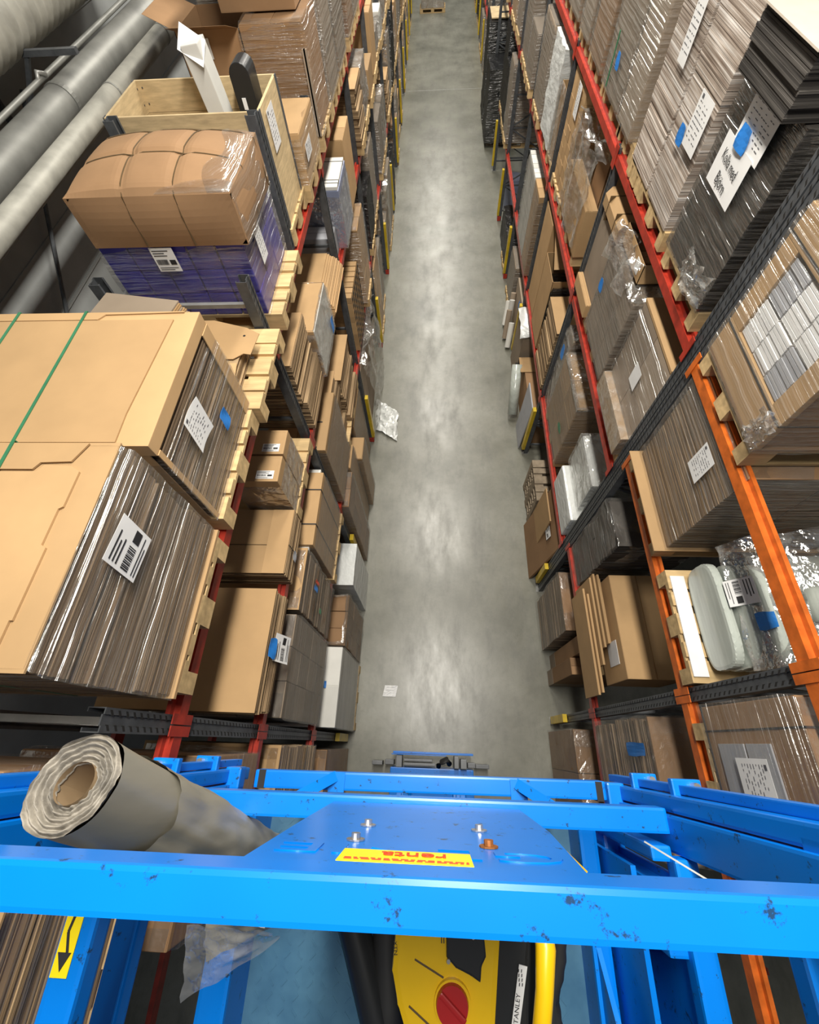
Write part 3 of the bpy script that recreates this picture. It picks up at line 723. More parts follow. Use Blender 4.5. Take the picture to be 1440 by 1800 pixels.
for i, (a, b, zt) in enumerate(((1.76, 2.0, 4.37), (2.02, 2.26, 4.37))):
    t = load('labelled_carton', 'small brown carton with white label, %s of the pair on the pale pallet' % ('nearer', 'farther')[i], 'carton', -1.36, (a + b) / 2, LM + PZ, 'two small labelled cartons')
    p_carton(t, -1.60, -1.21, a, b, LM + PZ, zt, 'kraft', 'x', seam=False)
    paper(t, (-1.32, a + .06, zt), XP, YP, .14, .075, 'bars')
    p_film(t, -1.6, -1.21, a, b, LM + PZ, zt, 'film_clear', .1, .002, rim=0, off=.003)
t = load('flat_carton_stack', 'stepped stack of flat cartons just past the second left upright', 'cardboard', -1.75, 3.15, LM)
p_stack(t, -2.2, -1.21, 2.82, 3.50, LM + .004, 4.08, 'edge', .010, .004, .006, 12, top=0)
p_stack(t, -2.2, -1.235, 2.80, 3.47, 4.10, 4.55, 'edge', .014, .006, .012, 4, top=.004)
t = load('wrapped_carton', 'pale-sided carton in film with blue mark beyond the stepped stack', 'carton', -1.7, 3.95, LM)
p_carton(t, -2.2, -1.20, 3.55, 4.33, LM + .004, 4.28, 'kraft', 'x', seam=False)
MB().box(-1.199, -1.193, 3.56, 4.32, LM + .01, 4.27).build('side_sheet', 'white_card', t)
p_film(t, -2.2, -1.19, 3.55, 4.33, LM, 4.27, 'film_clear', .08, .004, rim=.03)
tape(t, (-1.17, 4.18, 3.86), YP, ZP, .12, .16)
t = load('flat_carton_stack', 'round-edged stack of bent flat cartons below the wooden crate', 'cardboard', -1.7, 4.8, LM)
for k in range(22):
    zz = LM + .004 + k * .014; r = .012 * max(0, k - 14) ** 1.3
    MB().box(-2.0, -1.16 - .006 * abs(k - 8) + jit(.008) - r * .6, 4.40 + .004 * k + jit(.006), 5.28 + jit(.01), zz, zz + .013).build('sheet', 'kraft', t, bevel=.002)
t = load('appliance_carton', 'tall grey-blue carton with white strapped top on left middle shelf', 'carton', -1.5, 6.2, LM)
MB().box(-1.9, -1.19, 5.90, 6.64, LM + .004, 4.39).build('body', 'bluegrey', t, bevel=.006)
MB().box(-1.62, -1.2, 5.91, 6.63, 4.391, 4.43).build('top_lid', 'white_card', t, bevel=.006)
for q in (6.0, 6.07, 6.52): p_strap(t, -1.62, -1.2, 5.9, 6.64, 4.36, 4.431, 'x', q, 'ink', .008)
p_film(t, -1.9, -1.19, 5.90, 6.64, LM, 4.36, 'film_clear', .1, .006, rim=0)
t = load('brown_carton', 'brown carton with open top flaps beyond the white-topped grey-blue carton', 'carton', -1.5, 7.05, LM)
p_carton(t, -1.75, -1.20, 6.74, 7.42, LM + .004, 4.56, 'kraft', 'x', tp=False)
t = load('grey_carton', 'dark carton in the shadow before the white-topped grey-blue carton', 'carton', -1.6, 5.7, LM)
p_carton(t, -1.95, -1.30, 5.58, 5.86, LM + .004, 4.0, 'grey_card', 'x', tp=False)
# lower shelf
t = load('flat_carton_stack', 'wrapped striped carton stack below the film roll on left lower shelf', 'cardboard', -1.8, -.5, LL)
p_stack(t, -2.3, -1.2, -.9, -.06, LL + .004, 3.3, 'edge', .02, .006, .01, 5); p_film(t, -2.3, -1.2, -.9, -.06, LL, 3.3)
t = load('wrapped_load', 'grey film-wrapped block just past the first upright, left lower shelf', 'wrapped load', -1.8, .55, LL)
p_grid(t, -2.3, -1.2, .14, .98, LL + .004, 3.40, 3, 3, 4, 'kraft_grey'); p_film(t, -2.3, -1.2, .14, .98, LL + .004, 3.40, 'film_grey', .09, .006, rim=.2)
t = load('wrapped_load', 'film-wrapped sheet load with red and blue print, left lower shelf', 'wrapped load', -1.8, 1.3, LL)
p_stack(t, -2.3, -1.215, 1.04, 1.62, LL + .004, 3.36, 'edge_grey', .03, .006, .01, 5); p_film(t, -2.3, -1.21, 1.04, 1.62, LL, 3.36, 'film', .07, .02, rim=.12)
tape(t, (-1.19, 1.36, 2.95), YP, ZP, .06, .12, 'bluetape', 'blue printed mark'); tape(t, (-1.19, 1.43, 2.93), YP, ZP, .04, .12, 'redink', 'red printed mark'); tape(t, (-1.19, 1.2, 2.68), YP, ZP, .06, .07, 'green', 'green printed mark')
t = load('strapped_carton', 'long brown carton with two black straps and wrapped side, left lower shelf', 'carton', -1.7, 2.2, LL + PZ)
p_carton(t, -2.2, -1.20, 1.72, 2.58, LL + PZ, 3.24, 'kraft', 'x', seam=False)
for q in (1.95, 2.36): p_strap(t, -2.2, -1.2, 1.72, 2.58, LL + PZ, 3.244, 'x', q, 'ink', .012)
MB().box(-2.0, -1.25, 1.66, 2.65, 3.15, 3.19).build('foam_sheet', 'white_card', t)
p_film(t, -2.2, -1.2, 1.72, 2.58, LL + PZ, 3.2, 'film_grey', .09, .005, rim=0)
pallet(-1.78, 2.15, LL, 'wooden pallet under the long carton with two black straps', ly=.9)
t = load('wrapped_carton', 'long brown carton with grey wrapped side just past second upright', 'carton', -1.7, 3.25, LL + .1)
p_carton(t, -1.9, -1.2, 2.83, 3.68, LL + .05, 3.30, 'kraft', 'y', tp=False)
for q in ((-1.36, -1.30, 2.86, 2.88), (-1.36, -1.28, 3.22, 3.235)): MB().box(*q, 3.305, 3.308).build('slot_mark', 'ink', t)
p_film(t, -1.9, -1.2, 2.83, 3.68, LL + .05, 3.27, 'film_grey', .09, .005, rim=0)
for i, (a, b, x1, zt) in enumerate(((3.74, 4.10, -1.27, 3.22), (4.16, 5.0, -1.23, 3.02))):
    t = load('brown_carton', 'brown carton stack on left lower shelf, %s of two below the round-edged stack' % ('nearer', 'farther')[i], 'carton', -1.6, (a + b) / 2, LL + .02)
    p_stack(t, -2.0, x1, a, b, LL + PZ, zt, 'edge', .05, .012, .03, 2, top=.01)
pallet(-1.80, 4.37, LL, 'wooden pallet below the two brown carton stacks, left lower shelf', ly=1.24)
t = load('tile_stack', 'stack of small brown cartons with hole-patterned ends, left lower shelf', 'cartons', -1.6, 6.2, LL)
p_grid(t, -1.95, -1.22, 5.72, 6.62, LL + .004, 3.07, 2, 7, 9, 'kraft', gap=.02)
hb = MB()
for j in range(7):
    for k in range(9): hb.box(-1.2205, -1.2165, 5.72 + .1286 * j + .03, 5.72 + .1286 * j + .10, 2.104 + .1073 * k + .03, 2.104 + .1073 * k + .08)
hb.build('end_openings', 'dark_gap', t, kind='stuff')
# floor level
t = load('wrapped_carton', 'brown carton on the floor left of the lift, behind first upright', 'carton', -1.8, -.5, 0)
p_carton(t, -2.2, -1.2, -.9, -.1, .004, 1.5, 'kraft_dark'); p_film(t, -2.2, -1.2, -.9, -.1, .004, 1.5)
t = load('white_top_load', 'grey-sided floor load with white top beside the first left upright', 'carton', -1.7, .58, 0)
p_carton(t, -2.2, -1.13, .13, 1.05, .15, 1.55, 'white_card', 'x', tp=False)
p_film(t, -2.2, -1.13, .13, 1.05, .15, 1.53, 'film_grey', .09, .005, rim=0)
tape(t, (-1.30, .60, 1.556), XP, YP, .03, .08, 'bluetape')
pallet(-1.72, .59, 0, 'wooden pallet under the white-topped floor load', ly=.9)
t = load('wrapped_cartons', 'open-topped wrapped cartons on the floor past the white-topped load', 'carton', -1.7, 1.42, 0)
p_grid(t, -2.2, -1.14, 1.10, 1.78, .004, 1.38, 3, 3, 3, 'kraft_dark'); p_film(t, -2.2, -1.14, 1.10, 1.78, .004, 1.42, 'film_grey', .08, .03, rim=.05)
t = load('white_appliance_carton', 'white-wrapped box with shiny top on the floor, left side', 'carton', -1.6, 2.25, 0)
MB().box(-2.0, -1.13, 1.95, 2.56, .004, 1.33).build('body', 'grey_card', t, bevel=.01); p_film(t, -2.0, -1.13, 1.95, 2.56, .004, 1.33, 'film_white', .1, .006, top=True)
t = load('wrapped_load', 'tall film-wrapped brown load on the floor past the second left upright', 'wrapped load', -1.6, 3.0, 0)
p_grid(t, -2.0, -1.16, 2.83, 3.40, .004, 2.0, 2, 2, 5, 'kraft_dark'); p_film(t, -2.0, -1.16, 2.83, 3.40, .004, 2.0, 'film_grey', .1, .008)
for i, (a, b, x1, zt) in enumerate(((3.5, 3.92, -1.21, 1.95), (3.97, 4.4, -1.14, 1.5), (4.45, 5.3, -1.29, 1.7))):
    t = load('wrapped_carton', 'wrapped brown carton on the floor, %s of three before third left upright' % ORD[i + 1], 'carton', -1.6, (a + b) / 2, 0, 'cartons on the left floor')
    p_carton(t, -2.0, x1, a, b, .004, zt, 'kraft', 'y', tp=False); p_film(t, -2.0, x1, a, b, .004, zt, 'film_grey', .1, .006, rim=0)
t = load('film_bag_load', 'loose clear film bags bulging over the aisle edge, left floor', 'plastic bag', -1.5, 6.5, 0)
mb = MB()
mb.sheet(lambda u, v: Vector((-1.21 + .1 * math.sin(3 * v) + .05 * math.sin(11 * u), 5.72 + 1.8 * u, 1.75 * v)) + noise.noise_vector(Vector((u * 9, v * 7, 2))) * .07, 40, 24)
mb.sheet(lambda u, v: Vector((-1.18 - .75 * v, 5.72 + 1.9 * u, 1.75 + .1 * math.sin(9 * u + 5 * v))) + noise.noise_vector(Vector((u * 9, v * 7, 5))) * .07, 40, 14)
mb.build('film_sheet', 'film_clear', t, smooth=True); p_grid(t, -1.95, -1.30, 5.72, 7.5, .01, 1.62, 2, 4, 3, 'kraft_grey')
t = load('torn_film_scrap', 'crumpled white film scrap on the floor at the third left upright', 'scrap', -1.1, 6.0, 0)
MB().sheet(lambda u, v: Vector((-1.22 + .45 * u, 5.75 + .75 * v - .3 * u, .04 + .1 * abs(noise.noise(Vector((u * 4, v * 4, 1)))))) + noise.noise_vector(Vector((u * 5, v * 5, 9))) * .05, 14, 14).build('film_sheet', 'film_white', t, smooth=False)
t = load('fallen_label', 'crumpled paper label lying on the aisle floor near the lift', 'paper', -.62, .7, 0)
MB().sheet(lambda u, v: Vector((-.75 + .2 * u + .03 * v, .62 + .16 * v, .008 + .012 * abs(noise.noise(Vector((u * 4, v * 4, 7)))))), 8, 8).build('paper_sheet', 'paper', t)
# ------------------------------------------------------------------ right rack, loads near the lift
NT, NM, NL = 5.02, 3.86, 1.90
RT, RM, RL = 5.02, 3.50, 1.63
YN = (0, -1, 0)
# bay beside the lift (behind the first upright)
pallet(2.35, -.22, NM, 'wooden pallet under the wrapped papers load beside the lift')
t = load('paper_load', 'film-wrapped load of grey papers in brown sleeve beside the lift', 'wrapped load', 2.3, -.2, NM + PZ)
p_carton(t, 1.75, 2.35, -.62, .27, NM + PZ, 4.84, 'kraft_dark', 'y', seam=False)
for a, b, c, d in ((-.52, -.22, 4.12, 4.34), (-.20, .06, 4.12, 4.36), (-.52, -.26, 4.37, 4.58), (-.24, .06, 4.38, 4.58)):
    MB().box(1.738, 1.748, a, b, c, d).build('paper_bundle', 'grey_card', t, bevel=.003)
p_strap(t, 1.75, 2.35, -.62, .27, NM + PZ, 4.845, 'x', .13, 'ink', .01)
p_strap(t, 1.75, 2.35, -.62, .27, NM + PZ, 4.845, 'z', 4.02, 'ink', .01)
p_film(t, 1.74, 2.35, -.62, .27, NM + PZ, 4.84, 'film', .07, .006, rim=.1)
paper(t, (1.72, -.12, 4.42), YN, ZP, .22, .26, 'lines', label='grey-white printed sheet')
t = load('brown_carton', 'tall plain brown carton at the right edge behind the papers load', 'carton', 2.5, -.2, NM + PZ)
p_carton(t, 2.36, 2.9, -.6, .29, NM + PZ, 5.0, 'kraft', 'y', tp=False)
t = load('flat_carton_stack', 'film-wrapped upright carton stack below the papers load', 'cardboard', 2.2, -.2, NL)
p_stack(t, 1.78, 2.9, -.7, .25, NL + .004, 3.14, 'edge_grey', .02, .006, .02, 5, top=0); MB().box(1.77, 2.9, -.71, .26, 3.142, 3.16).build('top_sheet', 'kraft_dark', t)
p_film(t, 1.76, 2.9, -.71, .26, NL + .004, 3.16, 'film', .06, .012, top=True); tape(t, (1.74, .02, 2.9), YN, ZP, .10, .35)
t = load('wrapped_cartons', 'cartons under slack film on the floor beside the lift base, right', 'carton', 2.1, -.2, 0)
p_grid(t, 1.70, 2.8, -.7, .22, .004, 1.25, 3, 2, 2, 'kraft_dark'); p_film(t, 1.70, 2.8, -.7, .22, .004, 1.28, 'film', .08, .02, rim=.2)
# orange bay
pallet(2.35, 1.88, NT, 'pallet on orange beam under the wrapped windowed carton')
t = load('windowed_carton', 'film-wrapped brown carton showing white paper stacks through its opening', 'carton', 2.3, 1.9, NT + PZ)
x0, x1, y0, y1, z0, z1 = 1.735, 2.9, 1.47, 2.27, NT + PZ, 6.02
MB().box(x0, x1, y0, y1, z0, z0 + .02).build('base_panel', 'kraft_dark', t)
MB().box(x0 + .04, x1, y0 + .02, y1 - .02, z0 + .021, z1).build('carton_core', 'kraft_dark', t)
for a in ((y0, y1, z0 + .02, 5.40), (y0, y1, 5.86, z1), (y0, 1.60, 5.401, 5.859), (2.14, y1, 5.401, 5.859)):
    MB().box(x0, x0 + .035, *a).build('sleeve_panel', 'kraft', t, bevel=.004)
for i in range(3):
    for k in range(2):
        p0 = 1.61 + i * .177; q0 = 5.41 + k * .222
        mb = MB()
        for s in range(9): mb.box(x0 + .01 + jit(.004), x0 + .04, p0, p0 + .168, q0 + s * .023, q0 + s * .023 + .019)
        mb.build('paper_bundle', 'paper' if (i + k) % 3 else 'grey_card', t)
p_strap(t, x0, x1, y0, y1, z0, z1, 'z', 5.38, 'ink', .008); p_strap(t, x0, x1, y0, y1, z0, z1, 'z', 5.89, 'ink', .008)
p_film(t, x0, x1, y0, y1, z0, z1, 'film', .06, .008, rim=.1); 
MB().sheet(lambda u, v: Vector((1.72 - .03 * u, 1.46 + .12 * u, 5.2 + .2 * v)) + noise.noise_vector(Vector((u * 9, v * 9, 4))) * .03, 12, 14).build('film_tail', 'film_clear', t, smooth=True)
pallet(2.35, 1.84, NM, 'pallet under the film-wrapped carton stack with clipped label, orange bay', ly=.9)
t = load('wrapped_carton_stack', 'film-wrapped brown carton stack on its pallet below the orange beam', 'cardboard', 2.3, 1.84, NM + PZ)
MB().box(1.70, 2.9, 1.37, 2.31, NM + PZ, NM + PZ + .012).build('base_board', 'kraft', t)
p_stack(t, 1.80, 2.9, 1.40, 2.28, NM + PZ + .014, 5.0, 'edge_grey', .016, .003, .004, 8, top=.006, topm='kraft_dark')
p_film(t, 1.79, 2.9, 1.39, 2.29, NM + PZ + .014, 5.0, 'film', .06, .010, rim=.16)
paper(t, (1.765, 1.70, 4.72), YN, ZP, .17, .24, 'lines')
p_strap(t, 1.80, 2.9, 1.40, 2.28, NM + PZ, 5.01, 'y', 2.28, 'strap', .012)
pallet(2.35, .82, NM, 'pallet carrying the pale poly film rolls, orange bay')
t = load('poly_roll_block', 'pile of pale poly film rolls wrapped together beside the orange beam', 'film rolls', 2.2, .8, NM + PZ)
for i in range(4):
    h_ = .32 + .085 * i; w_ = .35 - .015 * i; poly = []
    for k in range(36):
        a = 2 * math.pi * k / 36; c, q = math.cos(a), math.sin(a)
        poly.append((.83 - .02 * i + w_ * math.copysign(abs(c) ** .45, c), NM + PZ + .012 + h_ / 2 + h_ / 2 * math.copysign(abs(q) ** .55, q)))
    MB().prism(poly, (1.872 + .078 * i, 0, 0), YP, ZP, XP, .062).build('poly_bag_roll', 'rollpale', t, bevel=.024)
for i, (yy, zz, r) in enumerate(((.60, 4.14, .125), (.86, 4.14, .125), (1.10, 4.13, .115), (.66, 4.37, .125), (.93, 4.38, .13), (1.13, 4.33, .08), (.80, 4.58, .11))):
    mb = MB(); mb.tube([(2.19 + .02 * (k == 0) + .71 * k / 10, yy, zz) for k in range(11)], [r * (.86 if k in (0, 10) else 1) for k in range(11)], 22)
    mb.v = [tuple(Vector(p) + noise.noise_vector(Vector(p) * 6) * .012) for p in mb.v]
    mb.v = [(a, b, max(c, NM + PZ + .012)) for a, b, c in mb.v]
    mb.build('poly_roll', 'rollpale', t, smooth=True)
MB().prism([(1.76, .46), (1.86, .46), (1.87, 1.17), (1.77, 1.17)], (0, 0, NM + PZ), XP, YP, ZP, .01).build('white_board', 'paper', t)
MB().sheet(lambda u, v: Vector((1.93 + .75 * u, .45 + .82 * v, 4.36 + .30 * min(1, u * 1.9) + .03 * math.sin(9 * u))) + noise.noise_vector(Vector((u * 6, v * 6, 8))) * .03, 20, 16).build('film_sheet', 'film_clear', t, smooth=True)
MB().sheet(lambda u, v: Vector((1.96 + .8 * u, .44 - .02 * math.sin(5 * v), NM + PZ + .02 + (.3 + .35 * u) * v)) + noise.noise_vector(Vector((u * 6, v * 6, 18))) * .02, 16, 10).build('film_sheet', 'film_clear', t, smooth=True)
paper(t, (1.955, .92, 4.43), YN, (.62, 0, .8), .17, .17, 'bars'); tape(t, (2.0, .72, 4.50), YN, (.62, 0, .8), .10, .10)
t = load('brown_carton', 'large closed brown carton with creased top below the poly rolls', 'carton', 2.2, 1.1, NL)
p_carton(t, 1.90, 2.45, .62, 1.68, NL + PZ, 2.62, 'kraft', 'y', tp=False)
MB().box(2.18, 2.184, .63, 1.67, 2.625, 2.629).build('centre_crease', 'tape', t)
MB().box(1.896, 1.899, .78, 1.02, 2.25, 2.5).build('label', 'paper', t)
pallet(2.42, 1.15, NL, 'wooden pallet under the large closed brown carton, orange bay lower shelf', lx=1.0)
t = load('flat_carton_bundle', 'flat cartons standing on edge between the large carton and the aisle', 'cardboard', 1.8, 1.1, NL)
for i, (a, b, zt) in enumerate(((.50, 1.62, 2.33), (.52, 1.55, 2.36), (.78, 1.72, 2.42), (.95, 1.75, 2.46), (.98, 1.73, 2.5), (1.0, 1.7, 2.44))):
    MB().box(1.70 + i * .03, 1.722 + i * .03, a, b, NL + .004, zt).build('carton_sheet', 'kraft', t, bevel=.002)
t = load('wrapped_load', 'shiny black-brown film-wrapped load below the wrapped carton stack', 'wrapped load', 2.2, 2.05, NL)
p_stack(t, 1.80, 2.6, 1.78, 2.28, NL + .004, 3.2, 'edge_dark', .06, .006, .02, 4, top=0); p_film(t, 1.79, 2.6, 1.78, 2.29, NL + .004, 3.2, 'film', .05, .03, top=True)
t = load('wrapped_load', 'film-wrapped grey carton load on the floor before the right double post', 'wrapped load', 2.2, 1.74, 0)
p_stack(t, 1.73, 2.6, 1.36, 2.14, .01, 1.42, 'edge_grey', .05, .004, .012, 4, top=.004, topm='kraft_dark'); p_film(t, 1.72, 2.6, 1.35, 2.15, .01, 1.43, 'film', .07, .012, rim=.25)
for i, (a, b, zt, xx) in enumerate(((.84, 1.05, 1.25, 1.78), (1.07, 1.28, 1.5, 1.84))):
    t = load('folded_carton', 'upright folded brown carton on the floor, %s of two below the flat cartons' % ('nearer', 'farther')[i], 'carton', 2.1, (a + b) / 2, 0)
    p_carton(t, xx, 2.6, a, b, .3, zt, 'kraft_dark', 'x', tp=False); MB().box(xx, 2.6, a, b, .004, .298).build('base_sheet', 'kraft_grey', t)
# red-beamed run: top shelf
pallet(2.36, 3.0, RT, 'wooden pallet under the black-sheet stack with two taped notes', ly=.8)
t = load('wrapped_sheet_stack', 'film-wrapped black-sheet stack with two taped white notes, right top shelf', 'wrapped load', 2.3, 3.0, RT + PZ)
p_stack(t, 1.76, 2.9, 2.62, 3.38, RT + PZ, 6.12, 'edge_dark', .02, .004, .006, 6, top=0)
p_stack(t, 1.63, 2.9, 2.66, 3.30, 6.155, 6.41, 'edge_dark', .012, .003, .006, 5, top=.025, topm='pale_card')
p_film(t, 1.75, 2.9, 2.61, 3.39, RT + PZ, 6.14, 'film_dark', .06, .012, rim=.1)
MB().sheet(lambda u, v: Vector((1.73 - .05 * math.sin(math.pi * u), 2.60 + .42 * u, 5.19 + .2 * v)) + noise.noise_vector(Vector((u * 9, v * 9, 14))) * .03, 18, 14).build('film_tail', 'film_clear', t, smooth=True)
n1 = paper(t, (1.715, 2.97, 6.03), YN, ZP, .35, .24, 'lines', 'note', 'upper printed note')
n2 = paper(t, (1.708, 3.03, 5.80), YN, ZP, .39, .25, 'none', 'note', 'lower hand-written note')
text('Kolla med', .078, (1.699, 3.03, 5.83), (0, -1, -.08), (0, -.08, 1), 'ink', n2, 'handwriting', sx=.78, thin=-.0004); text('Björn', .085, (1.699, 3.03, 5.735), (0, -1, -.08), (0, -.08, 1), 'ink', n2, 'handwriting', sx=.85, thin=-.0004)
tape(t, (1.70, 3.02, 5.955), YN, ZP, .13, .11)
pallet(2.36, 3.92, RT, 'wooden pallet under the tall white-edged flat stack', ly=.8); pallet(2.36, 4.55, RT, 'short pallet at the far side of the white-edged flat stack', ly=.42)
t = load('flat_carton_stack', 'tall stack of white-edged flat cartons with blue tape, right top shelf', 'cardboard', 2.3, 4.1, RT + PZ)
for a, b in ((3.53, 4.12), (4.13, 4.72)):
    for (z0, z1) in ((RT + PZ, 5.55), (5.553, 5.98), (5.983, 6.55)):
        p_stack(t, 1.745 + jit(.006), 2.9, a + .01 + jit(.008), b - .01 + jit(.008), z0, z1, 'edge_white', .010, .0012, .003, 12, top=0)
MB().box(1.74, 2.9, 3.53, 4.73, 6.552, 6.56).build('top_sheet', 'kraft_grey', t)
paper(t, (1.715, 3.66, 5.78), YN, ZP, .24, .29, 'lines'); tape(t, (1.712, 3.83, 5.66), YN, ZP, .10, .11)
paper(t, (1.715, 4.30, 6.05), YN, ZP, .16, .34, 'lines')
tl = [(4.95, 5.45, 6.55, 'kraft_grey', 'yellowish'), (5.5, 6.28, 6.6, 'kraft_grey', 'grey'), (6.45, 7.15, 6.5, 'kraft_dark', 'brown'), (7.3, 7.85, 6.45, 'kraft_grey', 'grey'), (8.05, 8.8, 6.4, 'kraft_grey', 'grey'), (8.9, 9.7, 6.3, 'kraft_dark', 'brown'), (9.8, 10.5, 6.2, 'kraft_grey', 'grey')]
for i, (a, b, zt, mm, cn) in enumerate(tl):
    lab = 'tall %s film-wrapped load on right top shelf, %s beyond the white-edged stack' % (cn, ORD[i + 1])
    pallet(2.40, (a + b) / 2 - .05, RT, 'pallet under the %s tall wrapped load beyond the white-edged stack' % ORD[i + 1], ly=round(b - a + .1, 2))
    t = load('wrapped_load', lab, 'wrapped load', 2.3, (a + b) / 2, RT + PZ, 'tall wrapped loads on the right top shelf')
    p_carton(t, 1.76, 2.9, a, b, RT + PZ, zt, mm, 'x', seam=False); p_film(t, 1.755, 2.9, a, b, RT + PZ, zt, 'film_grey' if i else 'film', .1, .012, rim=0)
    if i == 1: tape(t, (1.735, 5.85, 5.45), YN, ZP, .1, .12); MB().box(1.738, 1.742, 6.05, 6.08, 5.2, 5.6).build('green_stripe', 'green', t)
# middle shelf
pallet(2.40, 2.98, RM, 'wooden pallet under the wrapped cartons right of the double post', ly=.86)
t = load('wrapped_cartons', 'film-wrapped brown cartons on middle shelf just past the double post', 'carton', 2.2, 2.95, RM + PZ)
p_carton(t, 1.72, 1.795, 2.54, 3.40, RM + PZ, 3.88, 'kraft', 'y', seam=False)
p_grid(t, 1.80, 2.7, 2.54, 3.42, RM + PZ, 4.66, 2, 2, 2, 'kraft_grey')
p_film(t, 1.80, 2.7, 2.54, 3.42, RM + PZ, 4.60, 'film', .06, .01, rim=0); p_film(t, 1.72, 1.795, 2.54, 3.40, RM + PZ, 3.88, 'film_clear', .08, .004, top=True, off=.004)
MB().box(1.80, 2.7, 2.56, 3.42, 4.662, 4.69).build('top_tray', 'kraft', t, bevel=.004)
paper(t, (1.785, 2.95, 4.25), YN, ZP, .16, .2, 'none')
t = load('wrapped_load', 'big brown-grey film-wrapped block with crumpled top bag, right middle shelf', 'wrapped load', 2.3, 4.0, RM + PZ)
p_grid(t, 1.76, 2.4, 3.50, 4.40, RM + PZ, 4.55, 2, 3, 3, 'kraft_grey'); p_film(t, 1.755, 2.4, 3.50, 4.40, RM + PZ, 4.56, 'film_grey', .07, .012, rim=.1)
MB().sheet(lambda u, v: Vector((1.72 + .34 * u, 3.48 + .3 * v, 4.57 + .1 * abs(noise.noise(Vector((u * 5, v * 5, 3)))))) + noise.noise_vector(Vector((u * 9, v * 9, 5))) * .03, 18, 14).build('film_bag', 'film_clear', t, smooth=True)
tape(t, (1.735, 4.30, 4.2), YN, ZP, .10, .12)
pallet(2.40, 4.0, RM, 'wooden pallet under the big brown-grey wrapped block', ly=1.0)
t = load('open_carton', 'open brown carton lined with film holding smaller cartons', 'carton', 2.3, 4.2, 4.57)
p_open(t, 1.81, 2.6, 3.72, 4.38, 4.60, 4.78, 'kraft', .05, flaps='', tilt=.4)
p_carton(t, 1.83, 2.23, 3.78, 3.95, 4.607, 4.76, 'kraft', 'x', tp=False); p_carton(t, 1.83, 2.23, 3.99, 4.26, 4.607, 4.74, 'kraft', 'x', tp=False)
MB().sheet(lambda u, v: Vector((1.80 - .10 * u - .05 * math.sin(8 * v), 3.7 + .7 * v, 4.79 - .3 * u * u)) + noise.noise_vector(Vector((u * 9, v * 9, 6))) * .03, 10, 20).build('film_liner', 'film_clear', t, smooth=True)
MB().box(1.805, 1.809, 3.80, 3.90, 4.64, 4.75).build('label', 'paper', t)
t = load('long_carton', 'pair of long eight-sided cartons tied together below the white-edged stack', 'carton', 2.1, 4.95, RM + PZ)
for i in range(2):
    poly = [(-.10, -.05), (-.05, -.11), (.05, -.11), (.10, -.05), (.10, .05), (.05, .11), (-.05, .11), (-.10, .05)]
    MB().prism(poly, (1.86 + i * .215, 4.43, 4.62), XP, ZP, YP, .68).build('carton_tube', 'kraft', t)
    MB().prism([(a * .9, b * .9) for a, b in poly], (1.86 + i * .215, 4.426, 4.62), XP, ZP, YP, .005).build('dark_end', 'kraft_dark', t)
MB().box(1.80, 2.18, 4.53, 5.12, RM + PZ, 4.505).build('base_carton', 'kraft_grey', t)
for q in (4.6, 4.92): MB().box(1.756, 2.19, q, q + .008, 4.505, 4.734).build('cord', 'strap', t)
t = load('lit_carton_side', 'long low light-brown carton at the beam edge, right middle shelf', 'carton', 1.8, 5.0, RM)
p_carton(t, 1.73, 1.795, 4.50, 5.13, RM + PZ, 3.80, 'kraft', 'y', tp=False)
pallet(2.40, 4.83, RM, 'wooden pallet under the long low light-brown carton', ly=.62)
t = load('film_bag_load', 'carton load under loose crumpled clear film bag, right middle shelf', 'plastic bag', 2.1, 6.3, RM + PZ)
p_open(t, 1.95, 2.3, 5.8, 6.3, RM + PZ, 4.75, 'kraft_dark', .05, flaps='', tilt=.4); p_carton(t, 1.78, 1.93, 5.66, 6.9, RM + PZ, 4.2, 'kraft', 'y', tp=False)
mb = MB(); mb.sheet(lambda u, v: Vector((1.74 + .02 * math.sin(9 * u), 5.65 + 1.3 * u, RM + .2 + 1.0 * v)) + noise.noise_vector(Vector((u * 8, v * 6, 2))) * .06, 30, 20)
mb.sheet(lambda u, v: Vector((1.74 + .25 * v, 5.65 + 1.3 * u, RM + 1.2 + .05 * math.sin(9 * u))) + noise.noise_vector(Vector((u * 8, v * 6, 7))) * .06, 30, 8)
mb.build('film_sheet', 'film_clear', t, smooth=True)
pallet(2.40, 6.3, RM, 'wooden pallet under the clear film bag load', ly=1.2)
t = load('carton_plank_stack', 'tall stack of long thin brown cartons with white sheet, right middle shelf', 'cardboard', 2.2, 7.3, RM + PZ)
p_grid(t, 1.80, 2.6, 6.98, 7.8, RM + PZ, 4.85, 1, 4, 9, 'kraft', gap=.01); paper(t, (1.79, 7.3, 4.66), YN, ZP, .2, .34, 'lines')
pallet(2.38, 7.36, RM, 'wooden pallet with bare end boards under the thin-carton stack', ly=.9)
t = load('white_bag_load', 'tall load hooded in white-grey film, right middle shelf', 'wrapped load', 2.2, 8.9, RM + PZ)
p_carton(t, 1.78, 2.5, 8.5, 9.35, RM + PZ, 4.75, 'grey_card', 'y', seam=False); p_film(t, 1.77, 2.5, 8.5, 9.35, RM + PZ, 4.78, 'film_white', .1, .03, top=True)
pallet(2.38, 8.48, RM, 'wooden pallet under the white hooded load, right middle shelf', ly=.94)
t = load('open_carton', 'open carton in a green-tinged sleeve before the white hooded load', 'carton', 2.2, 8.1, RM + PZ)
p_open(t, 1.80, 2.3, 8.05, 8.45, RM + PZ, 4.5, 'kraft', .2, flaps='X', tilt=.3); p_film(t, 1.78, 2.3, 8.04, 8.46, RM + PZ, 4.5, 'film_clear', .08, .02, rim=0)
